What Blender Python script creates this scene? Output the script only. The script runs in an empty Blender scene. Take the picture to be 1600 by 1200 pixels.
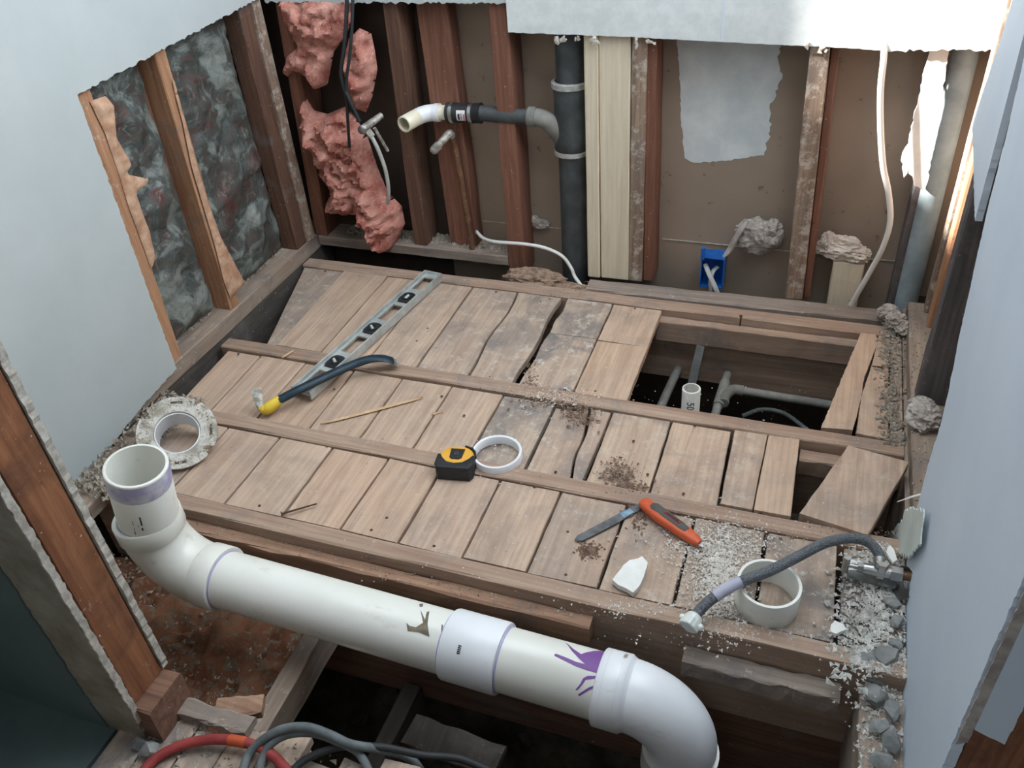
import bpy, bmesh, math, random
from mathutils import Vector, Matrix, noise
from mathutils.geometry import tessellate_polygon
random.seed(7)
S = bpy.context.scene
COL = S.collection
# ------------------------------------------------------------------ camera, world, lights, exposure
H = 1.29
FPX = 1324.29
R = Matrix(((0.94067705, -0.14782076, 0.30541073),
            (0.33205291, 0.58613981, -0.73904059),
            (-0.06976784, 0.79661104, 0.60045258)))
CAM = Vector((0, 0, H))
cd = bpy.data.cameras.new('camera')
cd.sensor_width = 36.0
cd.lens = FPX * 36.0 / 1600.0
cd.clip_start = 0.02
cam = bpy.data.objects.new('camera', cd)
cam.matrix_world = Matrix.Translation(CAM) @ R.to_4x4()
COL.objects.link(cam)
S.camera = cam

w = bpy.data.worlds.new('daylight')
S.world = w
w.use_nodes = True
bg = w.node_tree.nodes['Background']
bg.inputs[0].default_value = (0.70, 0.84, 1.0, 1)
bg.inputs[1].default_value = 0.50

def area(name, loc, target, sx, sy, power, col):
    l = bpy.data.lights.new(name, 'AREA')
    l.shape = 'RECTANGLE'; l.size = sx; l.size_y = sy; l.energy = power; l.color = col
    o = bpy.data.objects.new(name, l)
    o.location = loc
    o.rotation_euler = (Vector(target) - Vector(loc)).to_track_quat('-Z', 'Y').to_euler()
    COL.objects.link(o)
    return o
# daylight from the room's bright window, high on the right
area('window_light', (0.30, 1.55, 1.75), (-0.9, 1.45, 0.0), 0.8, 0.7, 7, (0.86, 0.95, 1.0))
# soft overhead fill added above the tub bay, no ceiling fixture known
area('overhead_fill', (-0.6, 1.35, 2.35), (-0.6, 1.35, 0.0), 1.4, 1.1, 21, (0.93, 0.97, 1.0))
# dim fill added in the hallway behind the camera, no lamp seen there
area('hall_fill', (-0.2, -0.9, 2.3), (-0.3, 0.6, 0.0), 0.7, 0.7, 9, (0.84, 0.93, 1.0))
sl = bpy.data.lights.new('sun', 'SUN')
sl.energy = 38.0; sl.angle = math.radians(2.2); sl.color = (1.0, 0.96, 0.9)
so = bpy.data.objects.new('sun', sl)
so.rotation_euler = Vector((1.0, 0.35, -0.66)).to_track_quat('-Z', 'Y').to_euler()
so.location = (-4, 0, 4)
COL.objects.link(so)

S.view_settings.view_transform = 'Standard'
S.view_settings.look = 'None'
S.view_settings.gamma = 1.0
S.view_settings.use_curve_mapping = False
S.view_settings.exposure = -0.20
S.cycles.use_denoising = True
S.cycles.max_bounces = 6

# ------------------------------------------------------------------ surveying helpers: a sight line met with a real plane
def ray(u, v):
    return R @ Vector(((u - 800) / FPX, -(v - 600) / FPX, -1))
def onz(u, v, z=0.0):
    d = ray(u, v); return CAM + d * ((z - H) / d.z)
def onx(u, v, x):
    d = ray(u, v); return CAM + d * (x / d.x)
def ony(u, v, y):
    d = ray(u, v); return CAM + d * (y / d.y)

# ------------------------------------------------------------------ materials
def lin(r, g, b):
    f = lambda c: (c / 255 / 12.92) if c <= 10 else ((c / 255 + 0.055) / 1.055) ** 2.4
    return (f(r), f(g), f(b), 1)

class NB:
    def __init__(s, name):
        s.m = bpy.data.materials.new(name); s.m.use_nodes = True
        s.t = s.m.node_tree; s.n = s.t.nodes; s.l = s.t.links
        s.bsdf = s.n['Principled BSDF']
    def add(s, typ, **k):
        x = s.n.new(typ)
        for a, b in k.items(): setattr(x, a, b)
        return x
    def put(s, sock, val):
        if hasattr(val, 'links'): s.l.new(val, sock)
        elif val is not None: sock.default_value = val
    def coord(s, scale=(1, 1, 1), rnd=True):
        tc = s.add('ShaderNodeTexCoord')
        v = tc.outputs['Object']
        if rnd:
            oi = s.add('ShaderNodeObjectInfo')
            mm = s.add('ShaderNodeMath', operation='MULTIPLY'); s.l.new(oi.outputs['Random'], mm.inputs[0]); mm.inputs[1].default_value = 43.0
            va = s.add('ShaderNodeVectorMath', operation='ADD'); s.l.new(v, va.inputs[0]); s.l.new(mm.outputs[0], va.inputs[1])
            v = va.outputs[0]
        mp = s.add('ShaderNodeMapping'); s.l.new(v, mp.inputs['Vector']); mp.inputs['Scale'].default_value = scale
        return mp.outputs[0]
    def noise(s, vec, scale, detail=4, rough=0.55, dist=0.0):
        x = s.add('ShaderNodeTexNoise'); s.l.new(vec, x.inputs['Vector'])
        x.inputs['Scale'].default_value = scale; x.inputs['Detail'].default_value = detail
        x.inputs['Roughness'].default_value = rough; x.inputs['Distortion'].default_value = dist
        return x.outputs['Fac']
    def ramp(s, fac, stops):
        x = s.add('ShaderNodeValToRGB'); s.l.new(fac, x.inputs[0])
        e = x.color_ramp.elements
        e[0].position, e[0].color = stops[0]; e[1].position, e[1].color = stops[-1]
        for p, c in stops[1:-1]:
            q = e.new(p); q.color = c
        return x.outputs[0]
    def mix(s, fac, a, b, mode='MIX'):
        x = s.add('ShaderNodeMix', data_type='RGBA', blend_type=mode)
        s.put(x.inputs[0], fac); s.put(x.inputs[6], a); s.put(x.inputs[7], b)
        return x.outputs[2]
    def math(s, op, a, b=None):
        x = s.add('ShaderNodeMath', operation=op); s.put(x.inputs[0], a)
        if b is not None: s.put(x.inputs[1], b)
        return x.outputs[0]
    def bump(s, h, strength, dist=0.002):
        x = s.add('ShaderNodeBump'); s.l.new(h, x.inputs['Height'])
        x.inputs['Strength'].default_value = strength; x.inputs['Distance'].default_value = dist
        s.l.new(x.outputs[0], s.bsdf.inputs['Normal'])
    def done(s, col, rough=0.7, metal=0.0, spec=0.3):
        s.put(s.bsdf.inputs['Base Color'], col); s.put(s.bsdf.inputs['Roughness'], rough)
        s.bsdf.inputs['Metallic'].default_value = metal
        s.bsdf.inputs['Specular IOR Level'].default_value = spec
        return s.m

BW = lambda v: (v, v, v, 1)

def wood(name, base, dark, axis, stain=lin(120, 114, 112), dust=lin(205, 196, 184), stain_at=0.56, dust_at=0.66, rough=0.8, tint=False):
    b = NB(name)
    sc = {'x': (3, 42, 42), 'y': (42, 3, 42), 'z': (42, 42, 3)}[axis]
    v = b.coord(sc); u = b.coord((1, 1, 1))
    g = b.noise(v, 1.0, 5, 0.6, 0.8)
    g2 = b.noise(v, 4.0, 3, 0.6)
    col = b.ramp(g, [(0.30, dark), (0.62, base)])
    col = b.mix(b.ramp(g2, [(0.42, BW(0)), (0.75, BW(0.35))]), col, dark)
    # rings of the flat-sawn face
    ring = b.add('ShaderNodeTexWave', wave_type='BANDS', bands_direction={'x': 'Y', 'y': 'X', 'z': 'X'}[axis])
    b.l.new(v, ring.inputs['Vector']); ring.inputs['Scale'].default_value = 0.55; ring.inputs['Distortion'].default_value = 5.0
    ring.inputs['Detail'].default_value = 2; ring.inputs['Detail Scale'].default_value = 0.6
    col = b.mix(b.ramp(ring.outputs['Fac'], [(0.0, BW(0.28)), (0.5, BW(0))]), col, dark)
    if tint:
        oi = b.add('ShaderNodeObjectInfo')
        col = b.mix(1.0, col, oi.outputs['Color'], 'MULTIPLY')
        al = oi.outputs['Alpha']
    else:
        al = None
    st = b.ramp(b.noise(u, 7.0, 6, 0.65, 0.5), [(stain_at - 0.07, BW(0)), (stain_at + 0.13, BW(0.8))])
    if al: st = b.math('MULTIPLY', st, al)
    col = b.mix(st, col, stain)
    du = b.ramp(b.noise(u, 30.0, 5, 0.75), [(dust_at - 0.08, BW(0)), (dust_at + 0.05, BW(0.65))])
    if al: du = b.math('MULTIPLY', du, al)
    col = b.mix(du, col, dust)
    sp = b.ramp(b.noise(u, 130.0, 3, 0.6), [(0.70, BW(0)), (0.74, BW(0.85))])
    col = b.mix(sp, col, lin(222, 214, 203))
    dk = b.ramp(b.noise(u, 60.0, 4, 0.6), [(0.24, BW(0.8)), (0.31, BW(0))])
    col = b.mix(dk, col, lin(52, 40, 34))
    b.bump(b.math('ADD', g2, b.noise(u, 45, 4)), 0.35, 0.0015)
    return b.done(col, rough)

def mottled(name, c1, c2, scale=8, rough=0.7, metal=0.0, bump=0.2, detail=5, spec=0.3, lo=0.38, hi=0.65, speck=None, speck_at=0.7, bdist=0.002, bscale=None):
    b = NB(name)
    u = b.coord((1, 1, 1))
    n = b.noise(u, scale, detail, 0.6)
    col = b.ramp(n, [(lo, c1), (hi, c2)])
    if speck is not None:
        col = b.mix(b.ramp(b.noise(u, scale * 7, 4, 0.65), [(speck_at - 0.05, BW(0)), (speck_at + 0.03, BW(0.85))]), col, speck)
    if bump: b.bump(b.noise(u, bscale or scale * 4, 5, 0.65), bump, bdist)
    return b.done(col, rough, metal, spec)

PLANK = wood('plank_wood', lin(201, 179, 160), lin(170, 147, 130), 'y', tint=True, stain=lin(122, 117, 116), stain_at=0.50, dust_at=0.62)
PLANK_X = wood('joist_wood', lin(180, 156, 138), lin(146, 120, 103), 'x', dust_at=0.70, stain_at=0.60)
ORANGE_X = wood('ledger_wood', lin(174, 140, 116), lin(132, 100, 82), 'x', stain_at=0.66, dust_at=0.7)
JOIST_DARK = wood('joist_side_wood', lin(138, 104, 86), lin(100, 72, 60), 'x', stain_at=0.62, dust_at=0.75)
GREY_X = wood('grey_wood_x', lin(162, 148, 137), lin(126, 112, 103), 'x', dust_at=0.68)
GREY_Y = wood('grey_wood_y', lin(170, 153, 138), lin(136, 118, 104), 'y', dust_at=0.68)
STUD_ORANGE = wood('stud_orange', lin(184, 142, 110), lin(146, 104, 78), 'z', dust_at=0.68, stain_at=0.66)
STUD_BROWN = wood('stud_stained', lin(158, 108, 76), lin(112, 70, 48), 'z', dust_at=0.74, stain_at=0.56, stain=lin(74, 52, 42))
STUD_RED = wood('stud_red', lin(138, 96, 78), lin(102, 68, 56), 'z', dust_at=0.76, stain_at=0.74)
STUD_DARK = wood('stud_dark', lin(116, 86, 70), lin(80, 58, 48), 'z', dust_at=0.74, stain_at=0.64)
RIMD = wood('rim_dark', lin(96, 90, 84), lin(72, 66, 62), 'y', dust_at=0.8)
STUD_WHITE = wood('stud_new_pine', lin(222, 210, 188), lin(204, 190, 165), 'z', dust_at=0.85, stain_at=0.85)
STUD_GREY = wood('stud_weathered', lin(160, 138, 120), lin(112, 92, 80), 'z', dust_at=0.58, stain_at=0.6)
STUD_BLUE = wood('stud_blue_grey', lin(110, 104, 106), lin(70, 66, 68), 'z', dust_at=0.7)  # darker blue-grey stud wood
SHEETROCK = mottled('painted_drywall', lin(179, 187, 188), lin(187, 194, 195), 4, 0.75, bump=0.08, bscale=120, bdist=0.0006)
SHEETROCK_R = mottled('painted_drywall_right', lin(206, 218, 232), lin(214, 225, 238), 3, 0.6, bump=0.06, bscale=100, bdist=0.0006)
TILEBOARD = mottled('tileboard', lin(206, 212, 212), lin(220, 224, 224), 30, 0.55, bump=0.1, speck=lin(188, 194, 194), speck_at=0.66)
PAPER_EDGE = mottled('gypsum_edge', lin(158, 152, 142), lin(202, 197, 188), 60, 0.9, bump=0.5, speck=lin(120, 112, 104))
PLASTER_RAW = mottled('raw_plaster', lin(128, 118, 104), lin(158, 150, 136), 14, 0.9, bump=0.4, speck=lin(92, 80, 66))
PAINT_SHADE = mottled('dark_green_paint_shade', lin(88, 101, 101), lin(98, 112, 111), 6, 0.6, bump=0.1)  # wall paint; its dark tone is also painted shade on the hall floor
HARDBOARD = mottled('brown_board', lin(150, 134, 120), lin(160, 142, 126), 4, 0.7, bump=0.12, bscale=60, speck=lin(112, 92, 78), speck_at=0.7)
PAINTPATCH = mottled('white_paint_patch', lin(205, 212, 214), lin(226, 230, 230), 12, 0.6, bump=0.15)
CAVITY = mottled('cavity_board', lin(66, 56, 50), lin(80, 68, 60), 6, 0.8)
PINK = mottled('pink_fiberglass', lin(172, 106, 94), lin(210, 156, 142), 22, 0.95, bump=0.9, speck=lin(226, 196, 182), speck_at=0.64, bdist=0.006, spec=0.05)
RUSTY = mottled('fallen_insulation', lin(112, 74, 56), lin(138, 96, 74), 9, 0.95, bump=0.8, speck=lin(122, 112, 96), speck_at=0.56, bdist=0.006, spec=0.05)
DIRT = mottled('crawlspace_dirt', lin(70, 66, 58), lin(104, 98, 86), 14, 0.95, bump=0.8, speck=lin(124, 118, 106), bdist=0.01)
CRUMB = mottled('plaster_crumbs', lin(134, 126, 114), lin(186, 177, 164), 90, 0.9, bump=0)
CRUMBW = mottled('white_shavings', lin(206, 200, 192), lin(236, 232, 226), 90, 0.9, bump=0)
ROT = mottled('rotten_wood', lin(120, 98, 84), lin(172, 148, 130), 70, 0.95, bump=0.6, speck=lin(186, 166, 144))
MORTAR = mottled('mortar_chunk', lin(118, 120, 120), lin(150, 151, 149), 25, 0.95, bump=0.5, speck=lin(110, 110, 108))
WAD = mottled('plaster_wad', lin(150, 142, 136), lin(196, 188, 180), 30, 0.95, bump=0.6)
GYPSUM = mottled('white_gypsum', lin(226, 226, 222), lin(240, 239, 235), 20, 0.8, bump=0.2)
def pvc_mat(name, c1, c2, dirt, rough=0.28):
    b = NB(name); u = b.coord((1, 1, 1))
    col = b.ramp(b.noise(u, 5, 4), [(0.4, c1), (0.65, c2)])
    d = b.ramp(b.noise(b.coord((10, 26, 26)), 1.0, 6, 0.7), [(0.60, BW(0)), (0.74, BW(0.55))])
    col = b.mix(d, col, dirt)
    col = b.mix(b.ramp(b.noise(u, 38, 5, 0.75), [(0.66, BW(0)), (0.74, BW(0.6))]), col, dirt)
    return b.done(col, rough, 0, 0.5)
PVC = pvc_mat('white_pvc', lin(226, 226, 218), lin(233, 233, 227), lin(178, 164, 142))
PVCB = pvc_mat('bright_pvc', lin(228, 231, 236), lin(234, 237, 242), lin(196, 188, 176))
CREAM = pvc_mat('cream_pvc', lin(222, 214, 192), lin(236, 230, 212), lin(206, 164, 108))
def flat(name, c, rough=0.6, metal=0.0, spec=0.4):
    b = NB(name); return b.done(c, rough, metal, spec)
PURPLE = flat('purple_primer', lin(122, 78, 148), 0.5)
LILAC = flat('lilac_primer', lin(170, 164, 206), 0.5)
SMEAR = mottled('grey_smear', lin(108, 98, 84), lin(136, 126, 110), 60, 0.8, bump=0)
INK = flat('black_ink', lin(42, 42, 46), 0.6)
CASTIRON = mottled('cast_iron', lin(58, 62, 64), lin(78, 82, 84), 20, 0.6, bump=0.3, spec=0.4)
CALK = mottled('hub_caulk', lin(150, 148, 144), lin(188, 186, 182), 50, 0.8, bump=0.4)
GREYPVC = mottled('grey_pipe', lin(112, 112, 108), lin(136, 135, 130), 18, 0.6, bump=0.15)
RUBBER = flat('black_rubber', lin(38, 40, 42), 0.6)
STEEL = mottled('steel', lin(168, 168, 166), lin(196, 196, 196), 30, 0.32, 1.0, bump=0.1)
COPPER = mottled('old_copper', lin(104, 76, 58), lin(140, 104, 80), 26, 0.6, 0.4, bump=0.2, speck=lin(176, 170, 160), speck_at=0.66)
SOLDER = mottled('corroded_metal', lin(130, 126, 118), lin(206, 202, 194), 60, 0.5, 0.4, bump=0.5)
ALU = mottled('scuffed_aluminium', lin(172, 178, 176), lin(202, 207, 204), 26, 0.5, 0.35, bump=0.15, speck=lin(210, 214, 210), speck_at=0.66)
BLACKP = mottled('black_plastic', lin(40, 42, 46), lin(52, 54, 58), 50, 0.45, bump=0.1, speck=lin(150, 150, 150), speck_at=0.74)
VIAL = flat('vial_glass', lin(196, 200, 190), 0.15)
NAVY = mottled('navy_enamel', lin(26, 44, 56), lin(36, 56, 70), 24, 0.4, bump=0.1, speck=lin(120, 130, 138), speck_at=0.78)
YELLOW = mottled('yellow_enamel', lin(222, 190, 60), lin(232, 202, 76), 20, 0.5, bump=0.1, speck=lin(190, 160, 60), speck_at=0.72)
TAPEYEL = mottled('tape_yellow', lin(224, 166, 62), lin(232, 178, 76), 20, 0.45, bump=0.05)
ORANGEP = mottled('orange_plastic', lin(206, 92, 58), lin(216, 104, 68), 30, 0.5, bump=0.1)
GREYRUB = flat('grey_rubber', lin(84, 84, 80), 0.7)
REDP = flat('red_plastic', lin(150, 48, 44), 0.5)
BLADE = mottled('blade_steel', lin(84, 86, 88), lin(112, 114, 116), 40, 0.5, 0.15, bump=0.2, speck=lin(80, 84, 90))
HOSEM = NB('braided_hose')
_u = HOSEM.coord((1, 1, 1), rnd=False)
_v = HOSEM.add('ShaderNodeTexVoronoi'); HOSEM.l.new(_u, _v.inputs['Vector']); _v.inputs['Scale'].default_value = 420
HOSEM.bump(_v.outputs['Distance'], 0.8, 0.002)
HOSE = HOSEM.done(HOSEM.ramp(_v.outputs['Distance'], [(0.0, lin(134, 138, 142)), (0.8, lin(86, 90, 95))]), 0.5, 0.2)
CABLEW = flat('white_cable', lin(222, 222, 218), 0.5)
CABLEG = mottled('grey_cable', lin(92, 98, 100), lin(116, 122, 124), 30, 0.6, bump=0)
CABLEB = flat('black_cable', lin(44, 46, 48), 0.6)
REDHOSE = mottled('red_hose', lin(142, 56, 56), lin(164, 72, 68), 26, 0.6, bump=0.1)
ORHOSE = flat('orange_band', lin(190, 84, 50), 0.6)
BLUEB = mottled('blue_box', lin(24, 88, 168), lin(36, 104, 186), 30, 0.4, bump=0)
NAIL = flat('rusty_nail', lin(86, 66, 54), 0.6, 0.5)
PALEBLUE = mottled('corner_pipe', lin(138, 152, 158), lin(164, 178, 184), 14, 0.5, bump=0.2)
LABELW = flat('paper_label', lin(226, 226, 226), 0.6)
PINKL = flat('pink_print', lin(200, 96, 130), 0.6)
SPLINT = wood('splinter_wood', lin(222, 192, 156), lin(196, 160, 124), 'x', dust_at=0.9, stain_at=0.9)
_b = NB('batt_facing')
_u = _b.coord((1, 1, 1))
_n = _b.noise(_u, 7, 6, 0.65, 1.2)
_c = _b.ramp(_n, [(0.30, lin(92, 44, 42)), (0.42, lin(84, 76, 72)), (0.50, lin(70, 78, 76)), (0.60, lin(132, 138, 134)), (0.70, lin(88, 92, 86)), (0.8, lin(122, 88, 84))])
_c = _b.mix(_b.ramp(_b.noise(_u, 26, 5, 0.7, 1.0), [(0.55, BW(0)), (0.72, BW(0.5))]), _c, lin(180, 182, 176))
_b.bump(_b.noise(_u, 18, 6, 0.7, 1.5), 0.7, 0.01)
BATT = _b.done(_c, 0.42, 0.0, 0.4)

# ------------------------------------------------------------------ mesh helpers
def link(name, bm, mat, parent=None, smooth=False, kind=None, origin=None):
    bmesh.ops.recalc_face_normals(bm, faces=bm.faces[:])
    vs = [v.co for v in bm.verts]
    if origin is None:
        mn = Vector((min(v.x for v in vs), min(v.y for v in vs), min(v.z for v in vs)))
        mx = Vector((max(v.x for v in vs), max(v.y for v in vs), max(v.z for v in vs)))
        c = (mn + mx) / 2
        if parent is None: c.z = mn.z
    else:
        c = Vector(origin)
    bmesh.ops.translate(bm, verts=bm.verts[:], vec=-c)
    me = bpy.data.meshes.new(name)
    bm.to_mesh(me); bm.free()
    if smooth:
        for p in me.polygons: p.use_smooth = True
        try: me.set_sharp_from_angle(angle=math.radians(50))
        except Exception: pass
    me.materials.append(mat)
    o = bpy.data.objects.new(name, me)
    COL.objects.link(o)
    o.location = c
    if parent is not None: o.parent = parent
    if kind: o['kind'] = kind
    return o
def tag(o, label=None, cat=None, group=None, kind=None):
    if label: o['label'] = label
    if cat: o['category'] = cat
    if group: o['group'] = group
    if kind: o['kind'] = kind
    return o
def thing(name, label, cat, loc=(0, 0, 0), rot=None, group=None):
    o = bpy.data.objects.new(name, None)
    o.empty_display_size = 0.05
    COL.objects.link(o)
    o.location = loc
    if rot is not None: o.rotation_euler = rot
    return tag(o, label, cat, group)
def struct(name, label=None):
    o = bpy.data.objects.new(name, None); COL.objects.link(o); o['kind'] = 'structure'
    if label: o['label'] = label
    return o

def J(a): return random.uniform(-a, a)

def board(p0, p1, sec, up=Vector((0, 0, 1)), seg=10, jit=0.0012, ch=0.003, bm=None):
    """Sawn timber from p0 to p1; sec = (side0, side1, up0, up1) offsets across."""
    bm = bm or bmesh.new()
    p0 = Vector(p0); p1 = Vector(p1)
    d = (p1 - p0).normalized()
    side = d.cross(up).normalized(); upv = side.cross(d).normalized()
    a0, a1, b0, b1 = sec
    prof = [(a0 + ch, b0), (a1 - ch, b0), (a1, b0 + ch), (a1, b1 - ch), (a1 - ch, b1), (a0 + ch, b1), (a0, b1 - ch), (a0, b0 + ch)]
    rings = []
    for i in range(seg + 1):
        t = i / seg
        c = p0.lerp(p1, t)
        rings.append([bm.verts.new(c + side * (a + J(jit)) + upv * (b + J(jit * 0.6))) for a, b in prof])
    for i in range(seg):
        for k in range(8):
            bm.faces.new((rings[i][k], rings[i][(k + 1) % 8], rings[i + 1][(k + 1) % 8], rings[i + 1][k]))
    bm.faces.new(rings[0]); bm.faces.new(rings[-1])
    return bm
def box(x0, x1, y0, y1, z0, z1, bm=None, ch=0.0):
    bm = bm or bmesh.new()
    r = bmesh.ops.create_cube(bm, size=1.0)
    for v in r['verts']:
        v.co = Vector(((x0 + x1) / 2 + v.co.x * (x1 - x0), (y0 + y1) / 2 + v.co.y * (y1 - y0), (z0 + z1) / 2 + v.co.z * (z1 - z0)))
    if ch:
        es = list({e for v in r['verts'] for e in v.link_edges})
        bmesh.ops.bevel(bm, geom=es, offset=ch, segments=2, affect='EDGES', profile=0.6)
    return bm
def timber_z(name, x0, x1, y0, y1, z0, z1, mat, parent, dx=0.0, dy=0.0, seg=10, jit=0.0012):
    bm = board(((x0 + x1) / 2, (y0 + y1) / 2, z0), ((x0 + x1) / 2 + dx, (y0 + y1) / 2 + dy, z1),
               (-(x1 - x0) / 2, (x1 - x0) / 2, -(y1 - y0) / 2, (y1 - y0) / 2), up=Vector((0, 1, 0)), seg=seg, jit=jit)
    return link(name, bm, mat, parent)
def timber_x(name, x0, x1, y0, y1, z0, z1, mat, parent, dy=0.0, dz=0.0, seg=14, jit=0.0015, ch=0.003):
    bm = board((x0, (y0 + y1) / 2, (z0 + z1) / 2), (x1, (y0 + y1) / 2 + dy, (z0 + z1) / 2 + dz),
               (-(y1 - y0) / 2, (y1 - y0) / 2, -(z1 - z0) / 2, (z1 - z0) / 2), seg=seg, jit=jit, ch=ch)
    return link(name, bm, mat, parent)
def timber_y(name, x0, x1, y0, y1, z0, z1, mat, parent, dx=0.0, dz=0.0, seg=10, jit=0.0015, ch=0.003):
    bm = board(((x0 + x1) / 2, y0, (z0 + z1) / 2), ((x0 + x1) / 2 + dx, y1, (z0 + z1) / 2 + dz),
               (-(x1 - x0) / 2, (x1 - x0) / 2, -(z1 - z0) / 2, (z1 - z0) / 2), seg=seg, jit=jit, ch=ch)
    return link(name, bm, mat, parent)

def plank_bm(FL, FR, BR, BL, t, n=8, jit=0.0008, wl=0.0, wr=0.0, sl=0.0, sr=0.0):
    """Floor board from four top corners, long edges a little uneven."""
    bm = bmesh.new()
    FL, FR, BR, BL = [Vector(p) for p in (FL, FR, BR, BL)]
    rows = []
    ax = (FR - FL).normalized()
    for i in range(n + 1):
        f = i / n
        a = FL.lerp(BL, f); b = FR.lerp(BR, f)
        ja = (J(jit) + wl * math.sin(f * 9 + sl)); jb = (J(jit) + wr * math.sin(f * 9 + sr))
        a = a + ax * ja; b = b + ax * jb
        zz = J(0.0004)
        m = (a + b) / 2
        dn = Vector((0, 0, -t))
        e = 0.0016
        ring = [a + Vector((0, 0, zz - e)), a + ax * e + Vector((0, 0, zz)), b - ax * e + Vector((0, 0, zz)), b + Vector((0, 0, zz - e)), b + dn, a + dn]
        rows.append([bm.verts.new(p) for p in ring])
    for i in range(n):
        for k in range(6):
            bm.faces.new((rows[i][k], rows[i][(k + 1) % 6], rows[i + 1][(k + 1) % 6], rows[i + 1][k]))
    bm.faces.new(rows[0]); bm.faces.new(rows[-1])
    return bm

def slab(pts, plane, pos, thick, ragged=None, step=0.008, bm=None):
    """Cut sheet: outline in a plane, extruded; ragged = amplitude list per edge."""
    bm = bm or bmesh.new()
    out = []
    n = len(pts)
    for i in range(n):
        a = Vector(pts[i]); b = Vector(pts[(i + 1) % n])
        out.append(a)
        r = ragged[i] if ragged else 0
        if r:
            L = (b - a).length; k = max(1, int(L / step))
            nv = Vector((-(b - a).y, (b - a).x)).normalized()
            for q in range(1, k):
                out.append(a.lerp(b, q / k) + nv * J(r) + (b - a).normalized() * J(step * 0.25))
    def tp(p, h):
        if plane == 'x': return Vector((pos + h, p.x, p.y))
        if plane == 'y': return Vector((p.x, pos + h, p.y))
        return Vector((p.x, p.y, pos + h))
    A = [bm.verts.new(tp(p, 0)) for p in out]; B = [bm.verts.new(tp(p, thick)) for p in out]
    m = len(out)
    for a, b, c in tessellate_polygon([[Vector((p.x, p.y, 0)) for p in out]]):
        bm.faces.new((A[a], A[b], A[c])); bm.faces.new((B[c], B[b], B[a]))
    for i in range(m):
        bm.faces.new((A[i], A[(i + 1) % m], B[(i + 1) % m], B[i]))
    return bm

def frame(d, up=Vector((0, 0, 1))):
    d = d.normalized()
    s = d.cross(up)
    if s.length < 1e-4: s = d.cross(Vector((1, 0, 0)))
    s.normalize()
    return s, s.cross(d).normalized()
def smooth_path(pts, k=6):
    pts = [Vector(p) for p in pts]
    P = [pts[0] * 2 - pts[1]] + pts + [pts[-1] * 2 - pts[-2]]
    out = []
    for i in range(1, len(P) - 2):
        for j in range(k):
            t = j / k
            a, b, c, d = P[i - 1], P[i], P[i + 1], P[i + 2]
            out.append(0.5 * ((2 * b) + (c - a) * t + (2 * a - 5 * b + 4 * c - d) * t * t + (3 * b - a - 3 * c + d) * t ** 3))
    out.append(pts[-1])
    return out
def tube(path, r, n=12, cap=True, bm=None, flatten=None):
    """r: radius or list; flatten: (w, h) multipliers of the section."""
    bm = bm or bmesh.new()
    path = [Vector(p) for p in path]
    rings = []
    s = None
    for i, p in enumerate(path):
        d = (path[min(i + 1, len(path) - 1)] - path[max(i - 1, 0)]).normalized()
        if s is None: s, u = frame(d)
        else:
            s = (s - d * s.dot(d)).normalized(); u = s.cross(d).normalized()
        rr = r[i] if isinstance(r, (list, tuple)) else r
        fw, fh = flatten[i] if isinstance(flatten, list) else (flatten or (1, 1))
        rings.append([bm.verts.new(p + s * (math.cos(2 * math.pi * k / n) * rr * fw) + u * (math.sin(2 * math.pi * k / n) * rr * fh)) for k in range(n)])
    for i in range(len(rings) - 1):
        for k in range(n):
            bm.faces.new((rings[i][k], rings[i][(k + 1) % n], rings[i + 1][(k + 1) % n], rings[i + 1][k]))
    if cap:
        bm.faces.new(rings[0]); bm.faces.new(rings[-1])
    return bm
def lathe(prof, origin, direction, n=32, closed=True, bm=None):
    """Turned part; prof = [(radius, distance along the axis)]."""
    bm = bm or bmesh.new()
    d = Vector(direction).normalized(); s, u = frame(d)
    o = Vector(origin)
    rings = [[bm.verts.new(o + d * h + s * (math.cos(2 * math.pi * k / n) * r) + u * (math.sin(2 * math.pi * k / n) * r)) for k in range(n)] for r, h in prof]
    m = len(rings)
    for i in range(m if closed else m - 1):
        a, b = rings[i], rings[(i + 1) % m]
        for k in range(n):
            bm.faces.new((a[k], a[(k + 1) % n], b[(k + 1) % n], b[k]))
    if not closed:
        bm.faces.new(rings[0]); bm.faces.new(rings[-1])
    return bm
def pipe(r_out, r_in, L, origin, direction, n=36):
    return lathe([(r_out, 0), (r_out, L - 0.001), (r_out - 0.001, L), (r_in, L), (r_in, 0)], origin, direction, n)
def rock(c, rad, seed, n=14, flat_z=1.0, bm=None):
    bm = bm or bmesh.new()
    rr = random.Random(seed)
    vs = []
    for _ in range(n):
        v = Vector((rr.gauss(0, 1), rr.gauss(0, 1), rr.gauss(0, 1))).normalized()
        v = Vector((v.x * rad[0], v.y * rad[1], v.z * rad[2])) * rr.uniform(0.8, 1.05)
        vs.append(bm.verts.new(Vector(c) + v))
    res = bmesh.ops.convex_hull(bm, input=vs)
    bad = [g for g in res['geom_interior'] if isinstance(g, bmesh.types.BMVert)]
    if bad: bmesh.ops.delete(bm, geom=bad, context='VERTS')
    return bm
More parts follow.
